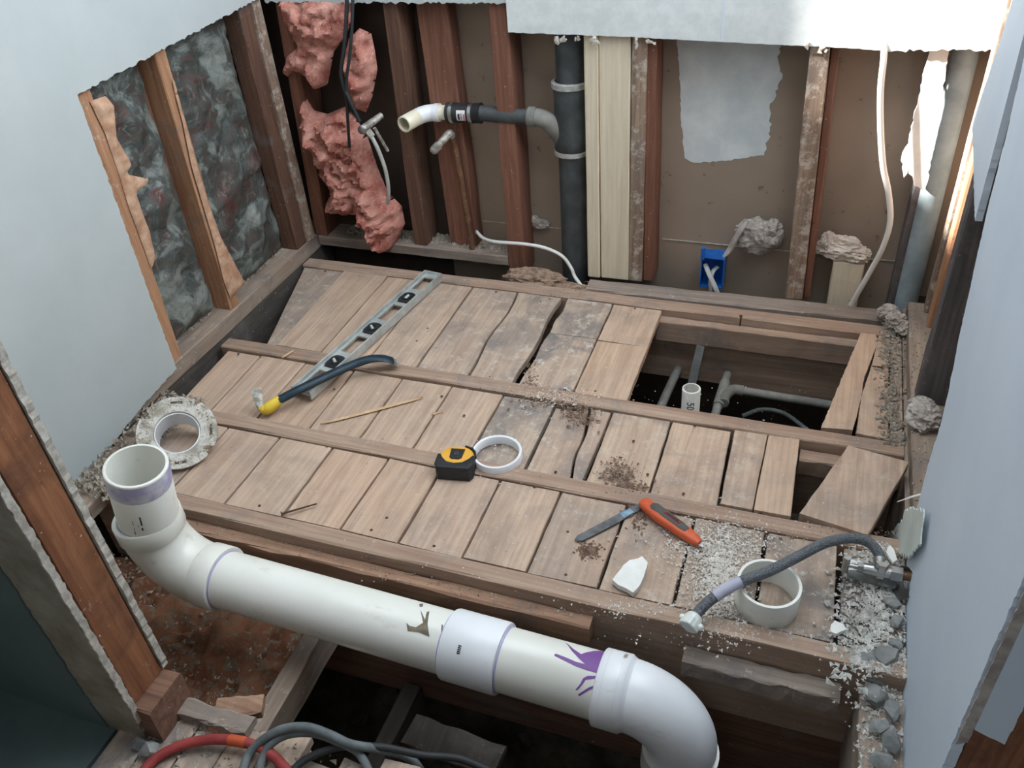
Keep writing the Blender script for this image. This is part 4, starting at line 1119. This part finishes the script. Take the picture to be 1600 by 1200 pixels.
# ---- nails lying loose
def nail(pa, pb2, z, label):
    a = onz(*pa, z); b = onz(*pb2, z); d = (b - a).normalized()
    t = thing('nail', label, 'nail', a)
    link('shank', tube([(0, 0, 0), (b - a)], [0.0026, 0.0016], 8), NAIL, t)
    link('head', lathe([(0.0055, -.0012), (0.0055, .001), (0.001, .0012), (0.001, -.0012)], (0, 0, 0), d, 12), NAIL, t)
nail((440, 803), (495, 787), 0.004, 'long rusty nail lying at the front joist left of centre')
nail((1112, 503), (1112, 492), -0.006, 'bent rusty nail standing on the cleat of the hatch') if False else None
up_n = thing('nail', 'rusty nail standing upright on the cleat at the back of the hatch', 'nail', ony(1156, 509, 2.003))
link('shank', tube([(0, 0, 0), (0.001, 0, 0.032)], 0.002, 8), NAIL, up_n)
link('head', lathe([(0.0045, .031), (0.0045, .033), (0.0005, .0332)], (0, 0, 0), (0, 0, 1), 10, closed=False), NAIL, up_n)
nail((1378, 574), (1363, 572), 0.004, 'short rusty nail lying across the split boards')

# ---- braided supply hose with stop valve
sh_ = thing('supply_hose', 'grey braided supply hose with white nut arching over the pipe offcut', 'hose', (0, 0, 0))
hpth = [onz(1080, 972, 0.030), onz(1092, 955, 0.036), onz(1112, 936, 0.048), onz(1150, 912, 0.066), onz(1200, 893, 0.076), onz(1250, 868, 0.080), onz(1290, 848, 0.080), onz(1330, 841, 0.078), onz(1358, 848, 0.070), onz(1374, 868, 0.058), onz(1376, 890, 0.046)]
hp_s = smooth_path(hpth, 6)
link('hose', tube(hp_s[3:], 0.0098, 16), HOSE, sh_, smooth=True)
lsm = hp_s[13:20]
link('sleeve_label', tube(lsm, 0.0108, 16), mottled('sleeve', lin(176, 176, 196), lin(190, 190, 206), 20, .5, bump=0), sh_, smooth=True)
nd = (hp_s[0] - hp_s[4]).normalized()
nut = bmesh.new()
nprof = 24
nr = []
s_n, u_n = frame(nd)
for h, rr in ((-.012, .010), (-.010, .0135), (0, .0155), (.014, .0165), (.016, .0155)):
    nr.append([nut.verts.new(hp_s[1] + nd * h + (s_n * math.cos(2 * math.pi * k / nprof) + u_n * math.sin(2 * math.pi * k / nprof)) * rr * (1.12 if (k % 6) in (0, 1) and h > -.008 else 1.0)) for k in range(nprof)])
for i in range(4):
    for k in range(nprof): nut.faces.new((nr[i][k], nr[i][(k + 1) % nprof], nr[i + 1][(k + 1) % nprof], nr[i + 1][k]))
nut.faces.new(nr[0]); nut.faces.new(nr[-1])
link('nut', nut, mottled('white_nut', lin(214, 220, 216), lin(228, 232, 228), 20, .4, bump=0), sh_)
for k in (0, 3):
    wing = lump(hp_s[1] + nd * .004 + (s_n * math.cos(math.pi / 3 * k) + u_n * math.sin(math.pi / 3 * k)) * .018, (.006, .006, .006), k + 2, 0.1, 2)
    link('nut_wing', wing, mottled('white_nut_wing', lin(214, 220, 216), lin(228, 232, 228), 20, .4, bump=0), sh_, smooth=True)
link('crimp', tube([hp_s[-6], hp_s[-1]], 0.0125, 16), STEEL, sh_, smooth=True)
vv = thing('stop_valve', 'chrome stop valve on a copper pipe out of the right wall', 'valve', (0, 0, 0))
vb0 = onz(1376, 893, 0.040)
link('valve_body', tube([vb0 + Vector((-.030, 0, 0)), vb0 + Vector((.036, 0, 0))], [0.010, 0.0105], 16), STEEL, vv, smooth=True)
link('outlet', tube([vb0 + Vector((0, 0, -.010)), vb0 + Vector((0, .002, .022))], 0.0115, 6), STEEL, vv)
link('compression_nut', tube([vb0 + Vector((.016, 0, 0)), vb0 + Vector((.036, 0, 0))], 0.0148, 6), STEEL, vv)
link('packing_nut', tube([vb0 + Vector((-.040, 0, 0)), vb0 + Vector((-.022, 0, 0))], 0.0095, 6), STEEL, vv)
link('stem', tube([vb0 + Vector((-.058, 0, 0)), vb0 + Vector((-.036, 0, 0))], 0.0042, 8), STEEL, vv, smooth=True)
link('handle', tube([vb0 + Vector((-.060, 0, -.018)), vb0 + Vector((-.060, 0, .020))], 0.0062, 10, flatten=(1, 1)), STEEL, vv, smooth=True)
link('copper_pipe', tube([vb0 + Vector((.030, 0, 0)), (0.275, vb0.y + .003, vb0.z)], 0.0082, 14), COPPER, vv, smooth=True)
ec = bmesh.new()
lathe([(0.010, 0), (0.026, .002), (0.031, .010), (0.030, .011), (0.024, .004), (0.010, .002)], (vb0.x + .048, vb0.y - .004, vb0.z - .012), (-0.75, -0.35, 0.35), 28, bm=ec)
link('escutcheon', ec, STEEL, vv, smooth=True)

# ---- electrical box and cables on the back wall
eb = thing('outlet_box', 'bright blue plastic outlet box hanging between the back wall studs', 'outlet box', (0, 0, 0))
e0 = ony(1097, 398, 2.19); e1_ = ony(1130, 448, 2.19)
bx = bmesh.new()
x0, x1, z1, z0 = e0.x, e1_.x, e0.z, e1_.z
box(x0, x1, 2.225, 2.228, z0, z1, bx); box(x0, x0 + .003, 2.175, 2.225, z0, z1, bx); box(x1 - .003, x1, 2.175, 2.225, z0, z1, bx); box(x0 + .003, x1 - .003, 2.175, 2.225, z0, z0 + .003, bx); box(x0 + .003, x1 - .003, 2.175, 2.225, z1 - .003, z1, bx)
link('box_shell', bx, BLUEB, eb)
tabm = bmesh.new(); box(x0 - .001, x0 + .010, 2.168, 2.176, z1 - .006, z1 + .034, tabm, ch=.002); lump((x0 + .005, 2.172, z1 + .030), (.006, .005, .006), 3, .1, 2, bm=tabm)
link('mounting_tab', tabm, BLUEB, eb)
link('knockout', lathe([(0.0005, 0), (0.011, 0), (0.013, .004), (0.0005, .005)], ((x0 + x1) / 2, 2.225, z1 - .014), (0, -1, 0), 16, closed=False), BLUEB, eb, smooth=True)
def cable(name, pts, r, mat, label, fl_=None, cat='cable', k=6, grp=None):
    return tag(link(name, tube(smooth_path(pts, k), r, 10, flatten=fl_), mat, smooth=True), label, cat, grp)
CBG = mottled('nm_cable_grey', lin(176, 178, 176), lin(196, 198, 196), 20, .5, bump=0)
cable('cable', [ony(1102, 413, 2.19), ony(1108, 428, 2.165), ony(1116, 445, 2.158), ony(1121, 458, 2.158)], 0.0072, CBG, 'pale cable crossing from upper left in the blue outlet box', (1, .55))
cable('cable', [ony(1121, 417, 2.20), ony(1114, 424, 2.185), ony(1110, 440, 2.178), ony(1110, 458, 2.176)], 0.0072, CBG, 'pale cable dropping from upper right in the blue outlet box', (1, .55))
cable('cable', [ony(1383, 40, 2.15), ony(1381, 90, 2.128), ony(1376, 140, 2.120), ony(1376, 200, 2.118), ony(1380, 260, 2.118), ony(1388, 300, 2.118), ony(1391, 345, 2.118), ony(1380, 385, 2.118), ony(1362, 420, 2.12), ony(1345, 450, 2.12), ony(1330, 476, 2.125)], 0.0078, CABLEW, 'long white cable hanging down the right bay of back wall', (1, .6))
cable('cable', [ony(725, 352, 2.24), ony(742, 360, 2.20), ony(755, 372, 2.17), ony(775, 378, 2.140), ony(815, 381, 2.137), ony(850, 387, 2.137), ony(878, 400, 2.137), ony(892, 418, 2.135), ony(898, 432, 2.13), ony(908, 446, 2.11)], 0.0052, CABLEW, 'thin white cable running past the drain stack to the floor', None)
cable('cable', [ony(543, -30, 2.10), ony(541, 30, 2.085), ony(537, 80, 2.075), ony(533, 120, 2.07), ony(548, 160, 2.065), ony(562, 190, 2.07)], 0.0055, CABLEB, 'left of two dark cables hanging before the pink insulation', None)
cable('cable', [ony(552, -30, 2.10), ony(550, 40, 2.08), ony(546, 90, 2.07), ony(541, 130, 2.065), ony(543, 180, 2.075), ony(546, 230, 2.09)], 0.0045, CABLEB, 'right of two dark cables hanging before the pink insulation', None)

# ---- pipe in the far right corner
tag(link('corner_pipe', lathe([(0.031, 0), (0.031, 1.3), (0.001, 1.301), (0.001, 0)], (0.272, 2.205, -0.25), (-0.005, 0, 1), 24), PALEBLUE, smooth=True), 'pale blue grey pipe standing in the far right corner', 'pipe')

cs = slab([(p.x, p.z) for p in [ony(u, v, 2.150) for u, v in ((1456, 60), (1486, 60), (1470, 160), (1446, 300), (1428, 290), (1420, 262), (1412, 278), (1408, 252), (1420, 220), (1436, 150))]], 'y', 2.150, 0.010, [0, .002, .003, .004, .004, .004, .004, .003, .002, .002], step=.01)
tag(link('drywall_strip', cs, GYPSUM), 'ragged sunlit white drywall strip hanging before the far corner pipe', 'drywall piece')
# ---- pink insulation
def wallpoly(pxs, y): return [(ony(u, v, y).x, ony(u, v, y).z) for u, v in pxs]
yI = 2.165
to_b = lambda a, b, h: Vector((a, yI - h, b))
ins = thing('pink_insulation', 'torn pink fiberglass insulation hanging in the back left bay', 'insulation', (0, 0, 0))
for nm, pl, th, sd in (('upper_tuft', [(438, -6), (548, -6), (552, 30), (538, 60), (522, 80), (512, 132), (498, 138), (480, 118), (462, 110), (452, 122), (445, 108), (452, 84), (468, 70), (455, 50)], .05, 2),
                       ('middle_tuft', [(545, 60), (562, 44), (580, 52), (586, 80), (590, 108), (582, 150), (572, 176), (556, 168), (545, 140), (538, 96)], .05, 5),
                       ('hanging_batt', [(477, 150), (490, 172), (512, 178), (540, 166), (560, 190), (575, 215), (590, 262), (606, 300), (628, 322), (633, 350), (618, 384), (592, 384), (575, 352), (566, 332), (540, 330), (515, 326), (512, 312), (524, 296), (520, 286), (505, 276), (500, 250), (488, 215), (474, 192)], .075, 8)):
    link(nm, puff(wallpoly(pl, yI), to_b, th, res=0.007, edge=0.035, amp=0.62, fr=19, seed=sd), PINK, ins, smooth=True)

# ---- faced batts in the left wall
def lwpoly(pxs, x): return [(onx(u, v, x).y, onx(u, v, x).z) for u, v in pxs]
xI = -1.60
to_l = lambda a, b, h: Vector((xI + h, a, b))
o = link('insulation_batt', puff([(1.437, 0.05), (1.655, 0.05), (1.662, 0.5), (1.67, 0.95), (1.437, 0.95)], to_l, .028, res=0.012, edge=0.05, amp=.7, fr=13, seed=3), BATT, smooth=True)
tag(o, 'crumpled grey faced insulation batt in the nearer bay of left wall', 'insulation')
o = link('insulation_batt', puff([(1.71, 0.05), (2.03, 0.05), (2.03, 0.95), (1.735, 0.95)], to_l, .028, res=0.012, edge=0.05, amp=.7, fr=13, seed=9), BATT, smooth=True)
tag(o, 'crumpled grey faced insulation batt in the bay nearest the corner', 'insulation')

TORN = mottled('torn_kraft_facing', lin(176, 136, 110), lin(206, 172, 146), 30, 0.95, bump=0.6, speck=lin(140, 96, 74))
xT = -1.5365
to_t = lambda a, b, h: Vector((xT + h, a, b))
for pl, lab in (([(140, 158), (165, 150), (178, 165), (182, 215), (198, 243), (206, 258), (196, 272), (234, 280), (228, 288), (212, 300), (222, 330), (234, 362), (243, 405), (236, 420), (222, 380), (200, 320), (185, 270), (165, 210)], 'torn pinkish facing along the stud at the drywall edge'),
                ([(268, 112), (283, 165), (300, 230), (320, 300), (345, 370), (383, 442), (360, 466), (350, 440), (335, 380), (320, 330), (300, 262), (285, 190), (272, 140)], 'torn pinkish facing along the middle stud of left wall')):
    o = link('torn_facing', puff(lwpoly(pl, xT), to_t, .007, res=.006, edge=.015, amp=.7, fr=40, seed=4), TORN, smooth=True)
    tag(o, lab, 'insulation')
# ---- plaster wads stuffed around the back wall
def wadt(name, parts, mat, label, cat='plaster wad'):
    bm = bmesh.new()
    for c, rad, sd in parts: lump(c, rad, sd, 0.55, 4, 1.7, bm=bm)
    return tag(link(name, bm, mat, smooth=False), label, cat)
wadt('plaster_wad', [(ony(1182, 368, 2.225), (.045, .018, .040), 4), (ony(1208, 366, 2.215), (.020, .016, .032), 6)], WAD, 'torn grey plaster wad stuck on the board above blue outlet box')
o = tag(link('paper_strip', tube(smooth_path([ony(1168, 345, 2.215), ony(1152, 368, 2.205), ony(1140, 390, 2.20), ony(1130, 402, 2.19)], 5), [.006, .008, .010, .012, .012, .013, .013, .014, .014, .013, .012, .011, .010, .009, .008, .006], 9, flatten=(1, .5)), WAD), 'grey torn paper strip hanging from the wad to the blue box', 'paper')
wadt('plaster_wad', [(ony(1313, 388, 2.212), (.046, .020, .026), 11), (ony(1340, 398, 2.208), (.026, .018, .020), 14), (ony(1294, 378, 2.21), (.016, .014, .022), 15)], mottled('pale_plaster', lin(198, 186, 174), lin(222, 212, 202), 30, .95, bump=.6), 'pale plaster wad resting on top of the short white block')
wadt('crumpled_paper', [(onz(1388, 488, 0.03), (.020, .018, .016), 21), (onz(1400, 500, 0.026), (.020, .020, .015), 22), (onz(1412, 512, 0.018), (.016, .020, .012), 23)], WAD, 'crumpled grey paper at the back right corner of the deck', 'paper')
wadt('crumpled_paper', [(onz(1444, 652, 0.058), (.028, .030, .022), 31), (onz(1440, 634, 0.052), (.022, .018, .014), 33)], WAD, 'crumpled grey paper ball on the plate of the right wall', 'paper')

wadt('torn_paper_scrap', [(ony(845, 350, 2.24), (.020, .008, .012), 71), (ony(836, 343, 2.243), (.012, .006, .010), 72)], WAD, 'small torn paper scrap on the brown board left of drain stack', 'paper')
# ---- torn drywall paper, white sliver
tp = slab([(p.y, p.z) for p in [onx(u, v, 0.252) for u, v in ((1424, 792), (1414, 800), (1412, 812), (1398, 828), (1386, 836), (1396, 846), (1402, 862), (1420, 872), (1440, 850), (1445, 800))]], 'x', 0.250, 0.002, [0.005] * 10, step=0.009)
tag(link('torn_paper', tp, mottled('torn_paper', lin(196, 204, 198), lin(212, 218, 212), 10, .8)), 'torn flap of wall paper at the foot of right wall', 'paper')
tag(link('white_sliver', tube([onz(1402, 784, 0.05), onz(1425, 776, 0.075), onz(1458, 767, 0.11)], [0.0012, 0.0035, 0.003], 6, flatten=(1, .4)), CABLEW), 'white sliver sticking out of the right wall above the torn paper', 'sliver')

# ---- mortar rubble along the right wall
for i, (u, v, z, rx, ry, rz, lab) in enumerate((
    (1362, 908, 0.004, .050, .016, .012, 'long flat grey mortar chunk directly under the stop valve'),
    (1384, 1030, -0.010, .030, .022, .018, 'large mortar chunk at the right end of the front joist'),
    (1352, 1030, -0.006, .020, .016, .008, 'flat mortar chunk left of the large one at the front joist'),
    (1366, 1062, -0.035, .026, .014, .012, 'mortar chunk wedged at the corner of the pit and right wall'),
    (1368, 1090, -0.030, .022, .026, .012, 'mortar chunk on the side beam just below the pit corner'),
    (1392, 1112, -0.028, .016, .026, .012, 'tall grey mortar chunk leaning on the right wall beside the pit'),
    (1374, 1138, -0.028, .020, .018, .011, 'broken mortar chunk halfway down the side beam'),
    (1392, 1160, -0.028, .018, .026, .014, 'largest dark mortar chunk low on the side beam'),
    (1378, 1192, -0.028, .022, .016, .010, 'mortar chunk at the bottom edge on the side beam'),
    (1400, 975, 0.002, .014, .018, .010, 'mortar chunk at the foot of right wall beside the last plank'),
    (1393, 945, 0.003, .016, .014, .009, 'pale mortar chunk right of the small triangular chip'),
    (1399, 1010, -0.004, .012, .014, .010, 'small mortar chunk at the wall above the large chunk'),
    (1385, 915, 0.010, .018, .010, .008, 'thin pinkish mortar sliver below the valve escutcheon'))):
    p = onz(u, v, z)
    o = link('mortar_chunk', rock((p.x, p.y, p.z + rz * .6), (rx, ry, rz), 40 + i, n=18), MORTAR)
    tag(o, lab, 'mortar chunk', None)
# dark and pale bits in the pit's near edge
wp = [((262, 1098), (392, 1138), .012, .016, GREY_X, 'long splintered grey board end at the pit edge by the door jamb'),
      ((338, 1112), (412, 1102), -.03, .020, ORANGE_X, 'broken orange wood piece leaning in the pit near the cross joist'),
      ((330, 1128), (372, 1142), .012, .006, GREY_X, 'thin broken lath beside the splintered board end')]
for (a, b, z, w_, m_, lab) in wp:
    pa = onz(*a, z); pb2 = onz(*b, z)
    bm = board(pa, pb2, (-w_, w_, -.007, .008), seg=7, jit=.003, ch=.003)
    tag(link('broken_wood', bm, m_), lab, 'wood scrap')
bm = board(onz(640, 1140, -.30), onz(780, 1195, -.30), (-.035, .035, -.01, .01), seg=6, jit=.003)
tag(link('broken_wood', bm, RIMD), 'dim grey board end lying at the bottom of the pit opening', 'wood scrap')  # dark rim wood keeps it dim, standing in for pit shade

# ---- fallen insulation in the pit
zI = -0.24
o = link('fallen_insulation', puff([(-1.50, 0.60), (-0.86, 0.58), (-0.855, 0.965), (-1.50, 0.965)], lambda a, b, h: Vector((a, b, zI + h)), .055, res=.013, edge=.06, amp=.9, fr=12, seed=6), RUSTY, smooth=True)
tag(o, 'dusty rust brown insulation filling the left end of the open pit', 'insulation')
for i, (u, v, r) in enumerate(((360, 1040, .016), (300, 1058, .014), (610, 1090, .03), (560, 1120, .028), (680, 1110, .026), (730, 1150, .03), (820, 1160, .026), (500, 1080, .024))):
    if i < 2: continue
    p = onz(u, v, -0.68)
    tag(link('stone', rock((p.x, p.y, p.z), (r, r, r * .7), 80 + i), DIRT), 'dim stone on the dark ground under the floor, ' + ('just below the pipe coupling', 'left of the others', 'between the coupling and cords', 'nearest the dim board end', 'farthest right', 'beside the cross joist')[i - 2], 'stone')
for i, (u, v, r, lab) in enumerate(((234, 1176, .018, 'grey rubble lump at the bottom of the door jamb plate'), (222, 1168, .014, 'small grey rubble lump tucked beside the door jamb plate'))):
    p = onz(u, v, 0.004)
    tag(link('rubble', rock((p.x, p.y, p.z + r * .6), (r * 1.2, r, r * .8), 60 + i), MORTAR), lab, 'rubble')

# ---- hoses and cables at the bottom edge
rh = thing('red_hose', 'red air hose with an orange band curving along the pit edge', 'hose', (0, 0, 0))
rpth = smooth_path([onz(u, v, z) for u, v, z in ((215, 1215, .010), (245, 1184, .012), (285, 1164, .014), (325, 1156, .018), (365, 1157, .022), (402, 1166, .020), (428, 1182, .014), (455, 1212, .012))], 6)
link('hose', tube(rpth, 0.0085, 14), REDHOSE, rh, smooth=True)
link('orange_band', tube(rpth[23:28], 0.0092, 14), ORHOSE, rh, smooth=True)
CB = [([(378, 1210, .012), (388, 1180, .016), (408, 1158, .03), (440, 1140, .045), (478, 1136, .05), (515, 1148, .045), (548, 1163, .035), (600, 1172, .01), (640, 1185, -.02), (665, 1215, -.04)], .0075, CABLEG, 'grey cable making the highest loop over the red hose'),
      ([(404, 1212, .010), (410, 1185, .014), (424, 1162, .026), (452, 1147, .036), (492, 1146, .038), (530, 1160, .03), (560, 1176, .016), (580, 1212, .008)], .0070, CABLEG, 'grey cable making the lower loop beside the highest one'),
      ([(450, 1214, .010), (470, 1192, .014), (500, 1176, .02), (540, 1166, .024), (600, 1168, .018), (660, 1180, .0), (720, 1186, -.02), (780, 1212, -.04)], .0062, CABLEB, 'black cable running right from the loops along the bottom edge')]
for pl, r, m_, lab in CB:
    cable('power_cord', [onz(u, v, z) for u, v, z in pl], r, m_, lab, None, 'cord')

# ================================================================== DUST AND CRUMBS (uncountable)
def spot(u, v, su, sv, z=0.0005):
    def f(rr):
        return onz(rr.gauss(u, su), rr.gauss(v, sv), z)
    return f
sd = bmesh.new()
flakes(4200, spot(1128, 905, 24, 38), .0036, 1, bm=sd)
flakes(2200, spot(1120, 850, 50, 20), .0034, 2, bm=sd)
flakes(300, spot(1075, 885, 30, 30), .0030, 3, bm=sd)
flakes(260, spot(990, 950, 40, 8), .0034, 4, bm=sd)
flakes(220, spot(1170, 990, 70, 12), .0034, 14, bm=sd)
flakes(300, spot(870, 620, 30, 10), .004, 8, bm=sd)
flakes(160, spot(780, 700, 20, 12), .003, 9, bm=sd)
flakes(900, lambda r: onz(r.uniform(560, 1260), r.uniform(600, 960), -.0005), .0024, 15, bm=sd)
flakes(160, lambda r: onz(r.uniform(350, 1000), r.uniform(430, 800), -.001), .0024, 16, bm=sd)
tag(link('sawdust', sd, CRUMBW), 'white shavings and sawdust scattered over the planks', 'sawdust', None, 'stuff')
pc_ = bmesh.new()
flakes(1000, lambda r: Vector((r.uniform(-1.535, -1.40), r.uniform(0.95, 1.33), -.004 + r.random() * .012)), .010, 21, flat_f=.8, bm=pc_)
flakes(500, lambda r: Vector((r.uniform(-1.50, -1.30), r.uniform(0.975, 1.02), .0005)), .008, 22, flat_f=.8, bm=pc_)
flakes(700, lambda r: Vector((r.uniform(-1.645, -1.59), r.uniform(1.44, 2.03), .046)), .010, 23, flat_f=.8, bm=pc_)
flakes(700, lambda r: Vector((r.uniform(-1.45, -0.87), r.uniform(2.17, 2.24), .042)), .010, 24, flat_f=.8, bm=pc_)
flakes(900, lambda r: Vector((r.gauss(0.236, .014), r.uniform(1.58, 2.10), .001)), .0075, 25, flat_f=.7, bm=pc_)
flakes(900, lambda r: Vector((r.uniform(-0.92, 0.1), r.uniform(0.42, 0.57), .0008)), .007, 28, flat_f=.6, bm=pc_)
flakes(700, lambda r: Vector((r.uniform(0.27, 0.34), r.uniform(1.25, 2.1), .041)), .004, 29, flat_f=.6, bm=pc_)
flakes(1600, lambda r: Vector((r.uniform(-1.48, -0.87), r.uniform(0.62, 0.95), zI + .050 + .008 * r.random())), .0060, 30, flat_f=.7, bm=pc_)
flakes(400, lambda r: Vector((r.uniform(-1.30, -.30), r.uniform(0.95, 0.975), -.026)), .0030, 31, flat_f=.6, bm=pc_)
tag(link('plaster_crumbs', pc_, CRUMB), 'grey plaster crumbs and grit swept against the walls', 'debris', None, 'stuff')
dc_ = bmesh.new()
flakes(1800, lambda r: Vector((min(.258, r.gauss(0.215, .03)), r.uniform(0.98, 1.28), .001)), .0068, 26, flat_f=.4, bm=dc_)
flakes(500, lambda r: Vector((min(.258, r.gauss(0.225, .02)), r.uniform(0.75, 0.98), -.034)), .0070, 27, flat_f=.5, bm=dc_)
flakes(500, spot(1345, 985, 30, 40), .008, 33, flat_f=.5, bm=dc_)
tag(link('drywall_crumbs', dc_, mottled('drywall_crumbs', lin(176, 174, 168), lin(222, 220, 214), 60, .9, bump=0)), 'pale drywall crumbs heaped at the foot of right wall', 'debris', None, 'stuff')
# rotten patches
rt = bmesh.new()
for (u, v, su, sv, n) in ((905, 645, 14, 12, 260), (965, 745, 14, 14, 300), (985, 765, 18, 6, 160), (830, 600, 6, 18, 160), (860, 622, 26, 6, 200), (895, 455, 22, 5, 240), (1300, 830, 40, 8, 160), (920, 860, 9, 6, 160), (1000, 800, 10, 14, 120)):
    flakes(int(n * 1.5), spot(u, v, su, sv, -0.003), .0052, u, flat_f=.7, bm=rt)
tag(link('rotten_wood_crumbs', rt, ROT), 'brown crumbled rotten wood on joists and plank ends', 'debris', None, 'stuff')
# rotted hump of timber behind the last joist
bm = lump(ony(835, 436, 2.11), (.075, .030, .024), 51, .5, 4, 1.5)
lump(ony(890, 452, 2.095), (.05, .022, .012), 53, .6, 4, 1.8, bm=bm)
tag(link('rotten_timber', bm, ROT), 'rotted lump of timber behind the joist below the drain stack', 'timber')
